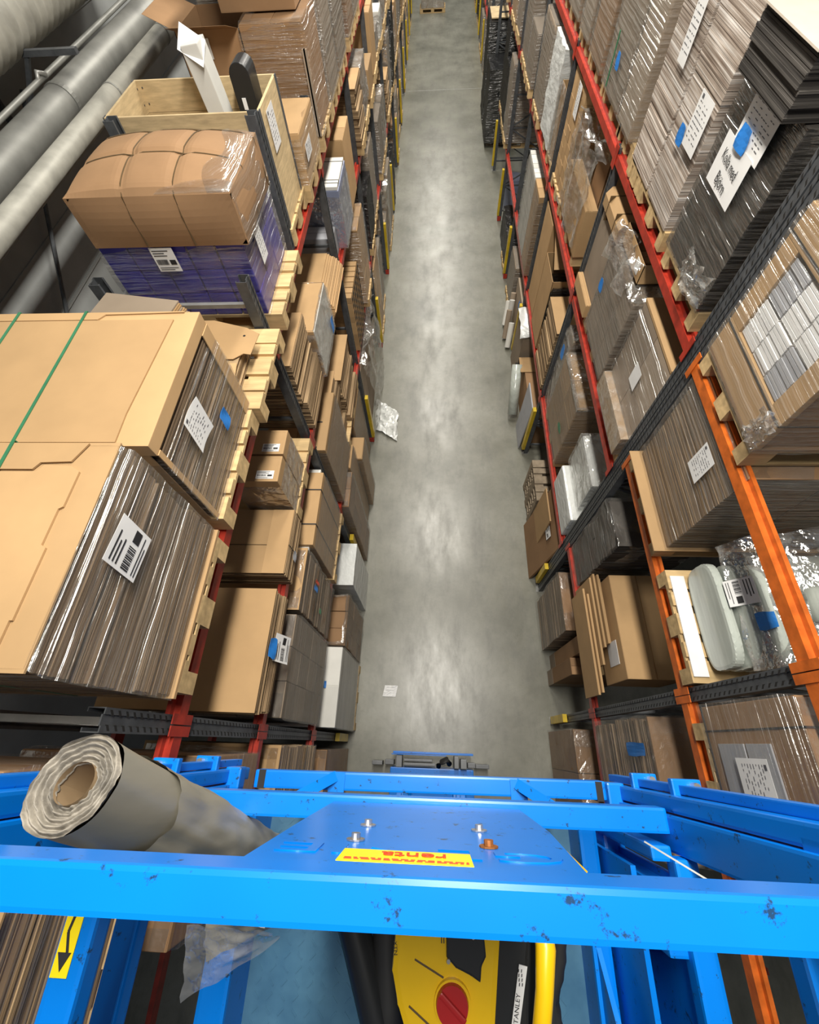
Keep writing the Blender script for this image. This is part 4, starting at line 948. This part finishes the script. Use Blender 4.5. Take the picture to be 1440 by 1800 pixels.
# lower shelf
t = load('foam_wrapped_load', 'white foam-wrapped two-tier load on right lower shelf past double post', 'wrapped load', 2.1, 3.1, RL + PZ)
MB().box(1.76, 2.5, 2.60, 3.45, RL + .02, 2.12).build('lower_tier', 'film_white', t, bevel=.03)
MB().box(1.86, 2.5, 2.74, 3.50, 2.13, 2.72).build('upper_tier', 'film_white', t, bevel=.05)
p_film(t, 1.86, 2.5, 2.74, 3.50, 2.13, 2.72, 'film_clear', .06, .006, top=True)
t = load('wrapped_load', 'grey film-wrapped load with brown top cartons, right lower shelf', 'wrapped load', 2.1, 4.5, RL + PZ)
p_grid(t, 1.78, 2.3, 3.72, 4.72, RL + PZ, 2.92, 2, 2, 3, 'kraft', gap=.006); p_film(t, 1.77, 2.3, 3.72, 4.72, RL + PZ, 2.92, 'film_grey', .08, .006, rim=.05)
p_film(t, 1.77, 2.3, 3.72, 4.72, 2.9, 2.93, 'film_clear', .08, .006, top=True, off=.002); tape(t, (1.745, 3.95, 2.3), YN, ZP, .16, .08, 'green', 'green mark')
pallet(2.40, 4.25, RL, 'wooden pallet under the grey wrapped load with brown top cartons', ly=1.0)
t = load('wrapped_carton', 'small wrapped carton with blue label pouch on right lower shelf', 'carton', 2.0, 5.0, RL)
p_carton(t, 1.84, 2.2, 4.77, 5.11, RL + .01, 3.05, 'kraft_grey', 'y', tp=False); p_film(t, 1.83, 2.2, 4.77, 5.11, RL + .01, 3.05, 'film_clear', .08, .01, rim=.1); tape(t, (1.80, 4.93, 2.75), YN, ZP, .12, .2)
t = load('brown_carton', 'lit brown carton stack with striped side before the black-wrapped carton', 'carton', 2.0, 5.8, RL)
p_stack(t, 1.77, 2.15, 5.30, 6.10, RL + .01, 2.75, 'edge', .03, .006, .012, 4, top=.01)
t = load('open_carton', 'open carton with leaning flap half wrapped in black film', 'carton', 2.0, 6.6, RL)
p_open(t, 1.78, 2.2, 6.25, 7.0, RL + .01, 2.9, 'kraft', .2, flaps='X', tilt=.9); p_film(t, 1.80, 2.2, 6.22, 6.6, RL + .5, 2.8, 'film_black', .08, .01, rim=0)
MB().prism([(0, 0), (.4, 0), (.4, .55), (0, .55)], (1.82, 6.5, 2.93), (1, 0, 0), (0, .8, .55), (0, -.55, .8), .008).build('leaning_sheet', 'kraft', t)
t = load('brown_carton', 'tall light-brown carton tied with white cord, right lower shelf', 'carton', 2.0, 7.5, RL)
p_carton(t, 1.80, 2.15, 7.1, 7.8, RL + .01, 3.25, 'kraft', 'y', tp=False)
MB().tube([(1.98, 7.0, 2.9), (2.05, 7.05, 3.3), (2.1, 7.3, 3.6), (1.9, 7.4, 3.5)], .008, 6).build('cord', 'paper', t)
t = load('white_box_stack', 'row of white cartons with one kraft carton on right lower shelf', 'carton', 2.0, 9.4, RL)
p_grid(t, 1.76, 2.2, 8.95, 9.95, RL + .01, 3.05, 1, 6, 1, 'white_card', gap=.012); p_grid(t, 1.76, 2.2, 8.3, 8.93, RL + .01, 3.05, 1, 2, 1, 'kraft'); p_film(t, 1.755, 2.2, 8.3, 9.95, RL + .01, 3.0, 'film_grey', .12, .006, rim=0)
t = load('white_bag', 'white padded bag hanging on the floor stack edge, right side', 'bag', 1.9, 7.4, 0)
MB().sheet(lambda u, v: Vector((1.66 + .5 * u * (1 - .2 * v), 7.0 + .82 * v, 1.2 + .18 * math.sin(math.pi * v) ** .5 + .08 * math.sin(math.pi * u))) + noise.noise_vector(Vector((u * 4, v * 4, 3))) * .04, 16, 16).build('bag_top', 'film_white', t, smooth=True)
MB().box(1.72, 2.3, 7.05, 7.83, .004, 1.15).build('carton', 'kraft_grey', t)
# floor level
for k in range(6):
    pallet(2.2, 4.0, k * .1445, 'weathered empty pallet on the right floor, %s from the bottom of six' % ORD[k + 1], 'wood_grey', ly=.8, lx=1.0)
t = load('leaning_cartons', 'flattened brown cartons leaning on the floor beneath the double post', 'cardboard', 1.9, 3.0, 0)
MB().hexa([(1.64, 2.55, .01), (1.68, 2.55, .01), (1.64, 3.56, .01), (1.68, 3.56, .01), (1.84, 2.57, 1.5), (1.87, 2.55, 1.5), (1.84, 3.55, 1.5), (1.87, 3.55, 1.5)]).build('carton_sheet', 'kraft_dark', t)
MB().hexa([(1.69, 2.95, .01), (1.71, 2.95, .01), (1.69, 3.57, .01), (1.71, 3.57, .01), (1.74, 3.0, 1.30), (1.76, 3.0, 1.30), (1.74, 3.57, 1.30), (1.76, 3.57, 1.30)]).build('carton_sheet', 'kraft', t)
MB().box(1.90, 2.5, 2.6, 3.5, .01, 1.45).build('carton', 'kraft_dark', t)
paper(t, (1.76, 2.95, 1.06), YN, (.18, 0, 1), .24, .16, 'bars')
t = load('clear_film_roll', 'clear film roll with dark core leaning on carton, right floor', 'film roll', 1.65, 6.2, 0)
MB().tube([(1.61, 6.05, .13), (1.65, 6.75, .80)], .10, 18).build('roll_body', 'rollpale', t, smooth=True)
MB().tube([(1.6497, 6.747, .797), (1.652, 6.775, .824)], .04, 12).build('core', 'dark_gap', t)
t = load('leaning_board', 'grey-white board leaning on the rack beside the clear film roll', 'board', 1.8, 5.6, 0)
MB().hexa([(1.68, 5.28, .01), (1.70, 5.28, .01), (1.68, 5.85, .01), (1.70, 5.85, .01), (1.735, 5.30, 1.15), (1.755, 5.30, 1.15), (1.735, 5.92, 1.15), (1.755, 5.92, 1.15)]).build('board', 'grey_card', t)
MB().box(1.79, 2.4, 5.4, 6.9, .004, .78).build('backing_carton', 'kraft_dark', t); MB().box(1.70, 2.3, 6.55, 6.95, .79, .80).build('carton_flap', 'kraft', t)
t = load('tube_bundle', 'bundle of pale paper tubes standing loose on the right floor', 'tubes', 1.7, 8.6, 0)
for i, (a, b, h_) in enumerate(((1.66, 8.10, .5), (1.62, 8.4, .6), (1.68, 8.6, .7), (1.73, 8.85, .7), (1.65, 8.85, .5))):
    MB().tube([(a, b, .05), (a + .05, b + .25, h_)], .06, 12).build('tube', 'kraft_grey' if i % 2 else 'white_card', t)
MB().box(1.84, 2.4, 8.06, 9.2, .01, 1.0).build('carton', 'kraft_grey', t); tape(t, (1.82, 8.4, .85), YN, ZP, .22, .2)
# ------------------------------------------------------------------ the long row of loads farther down the aisle
rg = random.Random(21)
KINDS = [('wrap_brown', 'film-wrapped brown carton block'), ('wrap_grey', 'grey film-wrapped block'), ('carton', 'closed brown carton'),
         ('stack', 'flat brown carton stack'), ('dark', 'dark film-wrapped block'), ('white', 'white-topped wrapped block'),
         ('bag', 'load under loose clear film'), ('open', 'open brown carton')]
def far_load(side, shelf, lev, y0, y1, zt, kind, n, xf):
    desc = dict(KINDS)[kind]; sd = 'left' if side == 'L' else 'right'
    lab = '%s, %s far load on the %s %s' % (desc, ORD[n], sd, 'floor row' if shelf == 'floor' else 'rack %s shelf' % shelf)
    nm = {'wrap_brown': 'wrapped_cartons', 'wrap_grey': 'wrapped_load', 'carton': 'brown_carton', 'stack': 'flat_carton_stack', 'dark': 'dark_wrapped_load', 'white': 'white_top_load', 'bag': 'film_bag_load', 'open': 'open_carton'}[kind]
    cat = 'carton' if kind in ('carton', 'open') else 'wrapped load'
    if kind == 'stack': cat = 'cardboard'
    x0, x1 = (xf - .95, xf) if side == 'L' else (xf, xf + .95)
    ym = (y0 + y1) / 2; z = lev + PZ
    if y1 - y0 > .5 and not (shelf == 'floor' and n % 3 == 0):
        pallet((x0 + x1) / 2, ym, lev + .001, 'wooden pallet under the %s far load on the %s %s' % (ORD[n], sd, 'floor row' if shelf == 'floor' else 'rack %s shelf' % shelf), ly=.8 if y1 - y0 > .8 else .6, lx=1.0)
    else: z = lev + .004
    t = load(nm, lab, cat, (x0 + x1) / 2, ym, lev, 'loads farther down the aisle')
    if kind == 'wrap_brown':
        p_grid(t, x0, x1, y0, y1, z, zt, 2, 2, 3, 'kraft' if n % 2 else 'kraft_dark'); p_film(t, x0, x1, y0, y1, z, zt, 'film', .14, .012, rim=.1)
    elif kind == 'wrap_grey':
        p_carton(t, x0, x1, y0, y1, z, zt, 'kraft_grey', 'y', tp=False, bev=.01); p_film(t, x0, x1, y0, y1, z, zt, 'film_grey', .14, .015, top=n % 2 == 0)
    elif kind == 'carton':
        p_carton(t, x0, x1, y0, y1, z, zt, 'kraft', 'y' if n % 2 else 'x', bev=.01)
        if n % 2: paper(t, ((x0 + x1) / 2, y0 - .004, (z + zt) / 2 + .1), XP, ZP, .18, .12, 'lines')
    elif kind == 'stack': p_stack(t, x0, x1, y0, y1, z, zt, 'edge', .03, .006, .02, 3, top=.006)
    elif kind == 'dark': p_carton(t, x0, x1, y0, y1, z, zt, 'black', 'y', seam=False, bev=.02); p_film(t, x0, x1, y0, y1, z, zt, 'film_black', .12, .02, top=True)
    elif kind == 'white': p_carton(t, x0, x1, y0, y1, z, zt, 'white_card', 'y', seam=True, tp=False, bev=.01); p_film(t, x0, x1, y0, y1, z, zt - .02, 'film_grey', .14, .012, rim=0)
    elif kind == 'bag':
        p_grid(t, x0, x1, y0, y1, z, zt - .1, 2, 2, 2, 'kraft_grey'); p_film(t, x0, x1, y0, y1, z, zt - .08, 'film_clear', .08, .035, top=True)
    elif kind == 'open':
        p_open(t, x0, x1, y0, y1, z, zt, 'kraft', .16, flaps='xXyY', tilt=.7)
        p_carton(t, x0 + .05, x1 - .05, y0 + .05, y1 - .05, z + .012, zt - .12, 'kraft_dark', 'y', tp=False)
def far_row(side, shelf, lev, ys, ye, zmax, kinds, gaps=()):
    n = 1; y = ys
    frames_ = LF if side == 'L' else RF
    while y < ye and n < 30:
        ln = rg.choice((.55, .75, .8, .85, .95))
        for f in frames_:
            if y < f + .07 and y + ln > f - .07: y = f + .08
        if any(a < y + ln and y < b for a, b in gaps): y += .3; continue
        k = rg.choice(kinds); zt = lev + PZ + rg.uniform(.45, 1.0) * (zmax - lev - PZ)
        xf = (LX + rg.uniform(.02, .09)) if side == 'L' else (RX - rg.uniform(.02, .07))
        if shelf == 'floor': xf += -.06 if side == 'L' else .05
        far_load(side, shelf, lev, y, y + ln, zt, k, n, xf)
        y += ln + rg.uniform(.04, .16); n += 1
A_ = [k for k, _ in KINDS]
far_row('L', 'middle', LM, 7.5, 16.4, 4.68, ['carton', 'wrap_grey', 'wrap_brown', 'carton', 'open', 'white', 'stack', 'bag'])
far_row('L', 'lower', LL, 6.75, 22, 3.5, ['wrap_grey', 'carton', 'wrap_brown', 'dark', 'bag', 'stack'])
far_row('L', 'floor', 0, 7.72, 31, 1.85, ['wrap_brown', 'dark', 'wrap_grey', 'bag', 'stack', 'dark', 'wrap_brown'])
far_row('R', 'middle', RM, 9.5, 16.4, 4.85, ['wrap_grey', 'wrap_brown', 'bag', 'wrap_grey', 'dark'])
far_row('R', 'lower', RL, 10.85, 22, 3.3, ['dark', 'carton', 'wrap_grey', 'wrap_brown', 'dark'], gaps=((11.4, 13.2), (16.0, 21.6)))
far_row('R', 'floor', 0, 9.35, 31, 1.5, ['dark', 'wrap_brown', 'dark', 'wrap_grey'], gaps=((13.0, 21.5),))
# black loads on the floor at the far right, and the pallet at the end of the aisle
for i, (y0, zt) in enumerate(((17.45, 1.9), (18.95, 2.5))):
    pallet(2.15, y0 + .6, 0, 'dark pallet under the %s tall black load on the far right floor' % ('nearer', 'farther')[i], 'wood_grey', ly=.8, lx=1.0)
    t = load('black_wrapped_load', 'tall black film-wrapped load on the far right floor, %s of two' % ('nearer', 'farther')[i], 'wrapped load', 2.1, y0 + .6, PZ)
    p_carton(t, 1.56, 2.6, y0, y0 + 1.2, PZ, zt, 'black', 'x', seam=False, bev=.02); p_film(t, 1.56, 2.6, y0, y0 + 1.2, PZ, zt, 'film_black', .1, .025, top=True)
    if i: MB().box(1.6, 2.6, y0 + .1, y0 + 1.1, zt + .04, zt + .065).build('top_board', 'wood_pale', t)
t = load('grey_bin', 'dark blue-grey cylindrical bin on the floor under the right rack', 'bin', 2.15, 13.9, 0)
MB().tube([(2.15, 13.9, .004), (2.15, 13.9, .7), (2.15, 13.9, .72), (2.15, 13.9, .8)], [.2, .22, .25, .25], 18).build('bin_body', 'bluegrey', t)
pallet(-.25, 31.0, 0, 'wooden pallet standing in the aisle at its far end', ly=.8)
t = load('wrapped_load', 'low load in crumpled clear film on the pallet at the far end', 'wrapped load', -.25, 31, PZ)
p_grid(t, -.78, .28, 30.65, 31.35, PZ, .6, 2, 2, 2, 'kraft_grey'); p_film(t, -.78, .28, 30.65, 31.35, PZ, .62, 'film_clear', .1, .05, top=True)

# ------------------------------------------------------------------ the lift
t = LIFT = thing('scissor_lift', 'bright blue scissor lift platform with railings, bottom of the picture', 'lift', (0, -1.2, 0))
def part(name, mb, m='blue', **k): return mb.build(name, m, LIFT, **k)
def tubebox(name, a, b, w, h, m='blue', up=(0, 0, 1), bev=.006, **k): return part(name, MB().bar(a, b, w, h, up), m, bevel=bev, **k)
ZD = 5.55                              # deck
tubebox('top_rail', (-.62, -.143, 6.614), (.66, -.138, 6.614), .044, .062)
tubebox('mid_rail', (-.63, -.146, 5.895), (.562, -.142, 5.895), .052, .05)
tubebox('toe_rail', (-.56, -.115, 5.572), (.535, -.108, 5.572), .05, .055)
for s, x in ((-1, -.655), (1, .588)):
    tubebox('corner_post', (x, -.172, 5.50), (x, -.160, 6.46), .055, .075)
    tubebox('corner_post', (x + s * .012, -.112, 5.44), (x + s * .012, -.100, 6.75), .06, .036)
    tubebox('corner_strip', (x + s * .03, -.080, 5.44), (x + s * .03, -.074, 6.70), .03, .02, bev=.003)
    tubebox('rail_end_block', (x - s * .03, -.115, 5.572), (x - s * .03, -.115, 5.62), .05, .06)
    for zz in (5.66, 5.90):
        part('clamp', MB().box(min(x, x + s * .07), max(x, x + s * .07), -.095, -.055, zz, zz + .02), bevel=.004)
        part('clamp_bolt', MB().tube([(x + s * .05, -.07, zz + .02), (x + s * .05, -.07, zz + .04)], .009, 8), 'chrome')
# open tube hook on the right post
hk = MB()
for a, b in (((.575, -.105, 6.372), (.66, -.095, 6.372)), ((.575, -.105, 6.372), (.575, -.185, 6.372))): hk.bar(a, b, .010, .06)
part('tube_hook', hk, bevel=.003)
# toe-board brackets, end openings
for x in (-.30, .265):
    s = -1 if x < 0 else 1
    part('bracket', MB().bar((x, -.10, 5.60), (x + s * .09, -.15, 5.70), .03, .012))
    part('bracket_lip', MB().box(x - .02, x + .03, -.142, -.088, 5.600, 5.606))
part('tube_mouth', MB().box(-.548, -.526, -.141, -.09, 5.555, 5.6005), 'dark_gap'); part('tube_mouth', MB().box(.505, .525, -.136, -.085, 5.555, 5.6005), 'dark_gap')
# sign panel with raised letters, sticker and bolts
sp = MB().prism([(-.232, 6.585), (.188, 6.585), (.188, 6.54), (.212, 6.24), (.212, 5.93), (-.236, 5.93), (-.236, 6.24), (-.232, 6.54)], (0, -.1315, 0), XP, ZP, (0, -1, 0), .004)
SP = sp.build('sign_panel', 'blue', LIFT)
text('GENIE', .082, (-.014, -.1312, 6.455), (-1, 0, 0), ZP, 'blue', SP, 'raised_letters', .0013, sx=1.75)
st = MB().box(-.113, .052, -.1268, -.1258, 6.482, 6.548).build('sticker', 'sticker', SP, label='yellow rental sticker')
T2 = text('renta', .040, (-.020, -.1250, 6.508), (-1, 0, 0), ZP, 'redink', SP, 'sticker_print', .0004)
ln = MB()
for r in range(2):
    x = -.105
    while x < .045:
        q = rg.uniform(.004, .012); ln.box(x, min(x + q, .047), -.1256, -.1250, 6.532 + r * .006, 6.5345 + r * .006); x += q + .003
ln.build('small_print', 'redink', SP)
for x, z, m in ((-.112, 6.394, 'chrome'), (-.110, 6.262, 'chrome'), (.086, 6.398, 'rust'), (.085, 6.262, 'chrome')):
    MB().tube([(x, -.1312, z), (x, -.122, z)], .007, 10).build('bolt', m, SP); MB().tube([(x, -.1311, z), (x, -.129, z)], .014, 12).build('washer', m, SP)
# deck, side toe boards, side rails and inner ribs
part('deck', MB().box(-.50, .42, -2.6, -.16, ZD - .04, ZD), 'tread')
tr = MB()
for i in range(24):
    for j in range(26):
        x = -.47 + i * .036; y = -.9 + j * .028
        tr.bar((x - .007, y - .007 * (1 if (i + j) % 2 else -1), ZD + .0005), (x + .007, y + .007 * (1 if (i + j) % 2 else -1), ZD + .0005), .004, .002)
part('tread_ribs', tr, 'tread', kind='stuff')
for x0, x1, z0, z1 in ((-.575, -.50, 5.46, 5.70), (.42, .47, 5.46, 5.66), (.50, .56, 5.46, 5.62)):
    part('toe_board', MB().box(x0, x1, -2.6, -.17, z0, z1), bevel=.01)
for x, z, w in ((-.575, 6.25, .055), (-.62, 6.02, .05), (.60, 6.25, .06), (.56, 5.95, .05)):
    tubebox('side_rail', (x, -2.6, z), (x, -.205, z), w, .045, bev=.008)
for y in (-.20, -.27, -.36): tubebox('rib', (.52, y, 5.5), (.52, y, 5.95), .045, .03, up=(0, 1, 0))
for y in (-.19, -.30): tubebox('rib', (-.545, y, 5.5), (-.545, y, 6.0), .045, .03, up=(0, 1, 0))
for x0, z1 in ((.478, 5.86), (.54, 5.92)): part('side_panel', MB().box(x0, x0 + .012, -2.6, -.24, 5.5, z1))
part('gusset', MB().prism([(-.62, 5.80), (-.40, 5.62), (-.50, 5.60), (-.78, 5.60)], (.43, 0, 0), YP, ZP, XP, .012))
for y in (-1.3, -2.5):
    for x in (-.59, .59): tubebox('stanchion', (x, y, 5.5), (x, y, 6.62), .045, .045, up=(0, 1, 0))
part('warning_sticker', MB().box(-.598, -.570, -.345, -.255, 6.2735, 6.2745), 'sticker', label='yellow warning sticker')
wp = MB(); wp.bar((-.583, -.262, 6.2752), (-.588, -.29, 6.2752), .004, .001); wp.bar((-.588, -.29, 6.2752), (-.580, -.315, 6.2752), .004, .001)
wp.prism([(-.595, -.315), (-.573, -.315), (-.584, -.338)], (0, 0, 6.2747), XP, YP, ZP, .001)
part('warning_print', wp, 'ink')
part('warning_sticker', MB().box(.632, .6335, -.46, -.36, 6.23, 6.27), 'sticker', label='yellow edge sticker')
tubebox('electric_wire', (.42, -.155, 6.12), (.50, -.20, 6.18), .003, .003, 'galv', bev=0)
# scissor arms and base far below
for k in range(6):
    z0 = .75 + k * .775; z1 = z0 + .74
    for x in (-.3, .3):
        tubebox('scissor_arm', (x, -.42, z0), (x, -2.3, z1), .05, .09); tubebox('scissor_arm', (x + .06, -2.3, z0), (x + .06, -.42, z1), .05, .09)
part('base_chassis', MB().box(-.53, .55, -2.5, -.28, .18, .62), 'blue', bevel=.01)
part('front_bumper', MB().box(-.50, .55, -.12, -.095, .35, .64).box(-.52, .20, -.135, -.125, .5, .66), 'blue', bevel=.004)
mbx = MB()
for x0, x1, y0, y1, z in ((-.46, -.38, -.28, -.14, .62), (-.62, -.5, -.26, -.2, .45), (-.36, .02, -.21, -.18, .60), (-.36, .06, -.26, -.225, .58), (.30, .36, -.27, -.13, .7), (.38, .46, -.27, -.16, .72), (.48, .58, -.26, -.2, .6), (.6, .78, -.27, -.22, .4), (-.8, -.66, -.27, -.22, .4)):
    mbx.box(x0, x1, y0, y1, z - .25, z)
part('base_machinery', mbx, 'darkgrey', bevel=.006)
MBt = MB(); MBt.tube([(.1, -.25, .55), (.14, -.2, .72), (.2, -.17, .74), (.24, -.22, .6)], .035, 10)
part('hydraulic_hose', MBt, 'rubber', smooth=True)
for x in (-.48, .50):
    for y in (-.6, -2.2): part('wheel', MB().tube([(x - .06, y, .19), (x + .06, y, .19)], .19, 20), 'rubber')
part('hydraulic_cylinder', MB().tube([(0, -.7, .7), (0, -1.6, 2.0)], .05, 14), 'darkgrey', smooth=True)

# film roll standing in the front left corner
t = load('film_roll', 'fat grey-green film roll standing in the lift corner, its frayed end up', 'film roll', -.50, -.15, 5.56)
a0 = Vector((-.470, -.335, 5.585)); a1 = Vector((-.534, -.070, 6.452)); ax = (a1 - a0).normalized()
rr = .068; e1 = ax.cross(Vector((0, 1, 0))).normalized(); e2 = ax.cross(e1)
mb = MB()
mb.sheet(lambda u, v: a0 + (a1 - a0) * v + (e1 * math.cos(2 * math.pi * u) + e2 * math.sin(2 * math.pi * u)) * (rr + .004 * noise.noise(Vector((math.cos(6.283 * u) * 2, math.sin(6.283 * u) * 2, v * 5))) + .0015 * math.sin(3 * v + 9 * u)), 48, 24)
mb.build('film_body', 'rolltube', t, smooth=True)
mb = MB()
def endf(u, v):
    r = 0.028 + (rr - .028) * v; wob = .004 * math.sin(v * 5 * 2 * math.pi + 3 * noise.noise(Vector((math.cos(6.283 * u) * 2, math.sin(6.283 * u) * 2, 1)))) + .006 * noise.noise(Vector((math.cos(6.283 * u) * 5, math.sin(6.283 * u) * 5, v * 6)))
    return a1 + ax * (wob + .004 - .012 * (1 - v)) + (e1 * math.cos(2 * math.pi * u) + e2 * math.sin(2 * math.pi * u)) * r
mb.sheet(endf, 72, 48); mb.build('frayed_end', 'rollend', t, smooth=True)
mb = MB(); mb.sheet(lambda u, v: a1 + ax * (-.16 * v + .002) + (e1 * math.cos(2 * math.pi * u) + e2 * math.sin(2 * math.pi * u)) * .029, 32, 4)
mb.build('core', 'core', t, smooth=True)
MB().tube([a1 - ax * .17, a1 - ax * .165], .029, 24).build('core_plug', 'core', t)
mb = MB()
def sleeve(u, v):
    c = Vector((math.cos(6.283 * u), math.sin(6.283 * u), 0))
    r = rr + .006 + .006 * noise.noise(Vector((c.x * 2.2, c.y * 2.2, v * 4 + u * 2))) + .004 * noise.noise(Vector((c.x * 5, c.y * 5, v * 11)))
    return a0 + (a1 - a0) * ((.90 - .10 * math.sin(3.14 * u) ** 2) * (1 - v)) + (e1 * c.x + e2 * c.y) * r
mb.sheet(sleeve, 56, 40)
mb.build('loose_film', 'rolltube', t, smooth=True)
mb = MB()
mb.sheet(lambda u, v: Vector((-.47 + .17 * u, -.325 - .03 * v - .095 * v * (1 - u), 6.10 - .05 * v)) + noise.noise_vector(Vector((u * 5, v * 5, 33))) * .008, 14, 12)
mb.build('film_tail', 'film_clear', t, smooth=True)
mb = MB(); mb.sheet(lambda u, v: Vector((-.445 + .125 * u, -.325 - .015 * v - .055 * v * (1 - u), 6.08 - .05 * v)) + noise.noise_vector(Vector((u * 5, v * 5, 13))) * .006, 12, 10)
mb.build('film_tail', 'rolltube', t, smooth=True)

# yellow wet-and-dry vacuum on the deck
t = load('vacuum_cleaner', 'yellow and black vacuum cleaner with red knob on the lift deck', 'vacuum cleaner', .09, -.48, ZD + .003)
def pl(pts, z0, th, m, name, bev=.006, **k):
    return MB().prism([(a, b) for a, b in pts], (0, 0, z0), XP, YP, ZP, th).build(name, m, t, bevel=bev, **k)
pl([(-.07, -.34), (-.078, -.42), (-.062, -.47), (-.035, -.53), (.0, -.60), (.05, -.66), (.22, -.66), (.27, -.6), (.275, -.34), (.20, -.30), (-.03, -.30)], ZD + .01, .31, 'black', 'tank')
pl([(-.072, -.34), (-.078, -.42), (-.064, -.47), (-.037, -.53), (.0, -.60), (.04, -.64), (.10, -.64), (.132, -.50), (.155, -.33), (.02, -.31)], 5.87, .08, 'vacyellow', 'motor_cover', .012)
pl([(.125, -.52), (.15, -.33), (.225, -.33), (.21, -.40), (.195, -.64), (.10, -.64)], 5.87, .05, 'black', 'control_recess')
hb = MB(); hb.tube([(.245, -.32, 5.93), (.243, -.37, 5.955), (.232, -.43, 5.965), (.218, -.5, 5.96), (.205, -.58, 5.95), (.19, -.66, 5.93)], [.019, .021, .018, .018, .020, .022], 14)
hb.build('carry_handle', 'vacyellow', t, smooth=True)
pl([(.036, -.35), (.036, -.39), (.055, -.405), (.085, -.415), (.105, -.425), (.108, -.40), (.118, -.385), (.115, -.35)], 5.952, .014, 'black', 'intake_cover', .004)
MB().tube([(.048, -.46, 5.945), (.048, -.46, 5.962)], .037, 32).build('knob_ring', 'vacyellow', t)
kb = MB().tube([(.047, -.46, 5.955), (.047, -.46, 5.972)], [.034, .031], 32).build('knob', 'vacred', t, label='red latch knob')
MB().bar((.022, -.44, 5.975), (.072, -.478, 5.975), .010, .012).build('knob_grip', 'vacred', kb, bevel=.003)
for a, b in ((.04, -.395), (.092, -.355)): MB().tube([(a, b, 5.965), (a, b, 5.969)], .004, 10).build('screw', 'chrome', t)
for a in (.026, .031): MB().box(a - .001, a + .001, -.372, -.35, 5.951, 5.953).build('vent_mark', 'ink', t)
for p, q in (((-.03, -.40), (.03, -.425)), ((-.04, -.47), (.01, -.50))): MB().bar((p[0], p[1], 5.951), (q[0], q[1], 5.951), .003, .003).build('groove', 'strap', t)
lb = MB().hexa([(.165, -.505, 5.925), (.182, -.503, 5.925), (.190, -.405, 5.925), (.207, -.408, 5.925), (.165, -.505, 5.928), (.182, -.503, 5.928), (.190, -.405, 5.928), (.207, -.408, 5.928)]).build('name_label', 'paper', t)
text('STANLEY', .0125, (.180, -.474, 5.9287), (.2, 1, 0), (-1, .2, 0), 'ink', lb, 'label_print', .0003)
sl = MB()
for r in range(2):
    for k in range(4): sl.bar((.1875 + r * .006, -.438 + k * .007, 5.9287), (.1885 + r * .006, -.433 + k * .007, 5.9287), .0018, .0006)
sl.build('small_print', 'ink', lb)
text('XTN', .011, (-.072, -.385, 5.9505), (.1, -1, 0), (1, .1, 0), 'ink', t, 'side_lettering', .0003)
t = load('vacuum_hose', 'black ribbed hoses lying around the yellow vacuum cleaner', 'hose', .3, -.45, ZD)
pts = [(.27 + .03 * math.sin(k * .22), -.28 - k * .016, ZD + .30 - .004 * k) for k in range(26)]
MB().tube(pts, [.017 + .002 * (k % 2) for k in range(26)], 12).build('hose', 'rubber', t, smooth=True)
pts = [(.31 + .015 * math.sin(k * .3), -.26 - k * .017, ZD + .22 - .003 * k) for k in range(24)]
MB().tube(pts, [.015 + .002 * (k % 2) for k in range(24)], 12).build('hose', 'rubber', t, smooth=True)
t = load('vacuum_hose', 'thick black suction tube crossing the lift deck left of the vacuum', 'hose', -.2, -.4, ZD)
MB().tube([(-.27, -.30, ZD + .05), (-.235, -.40, ZD + .05), (-.19, -.50, ZD + .05), (-.13, -.64, ZD + .05), (-.10, -.75, ZD + .05)], .042, 16).build('tube', 'black', t, smooth=True)
MB().tube([(-.16, -.28, ZD + .045), (-.12, -.42, ZD + .045), (-.105, -.6, ZD + .045), (-.10, -.8, ZD + .045)], .040, 16).build('tube', 'rubber', t, smooth=True)
# yellow-black tool seen past the sign panel's edge
t = load('yellow_strip_tool', 'yellow-edged black tool on the deck seen beside the sign panel', 'tool', .25, -.25, ZD)
tb = MB()
tb.hexa([(.30, -.20, ZD + .004), (.40, -.285, ZD + .004), (.27, -.245, ZD + .004), (.37, -.33, ZD + .004), (.30, -.20, 5.74), (.40, -.285, 5.74), (.27, -.245, 5.74), (.37, -.33, 5.74)])
tb.build('tool_body', 'black', t)
MB().bar((.302, -.197, 5.747), (.402, -.282, 5.747), .014, .012).build('tool_edge', 'vacyellow', t)
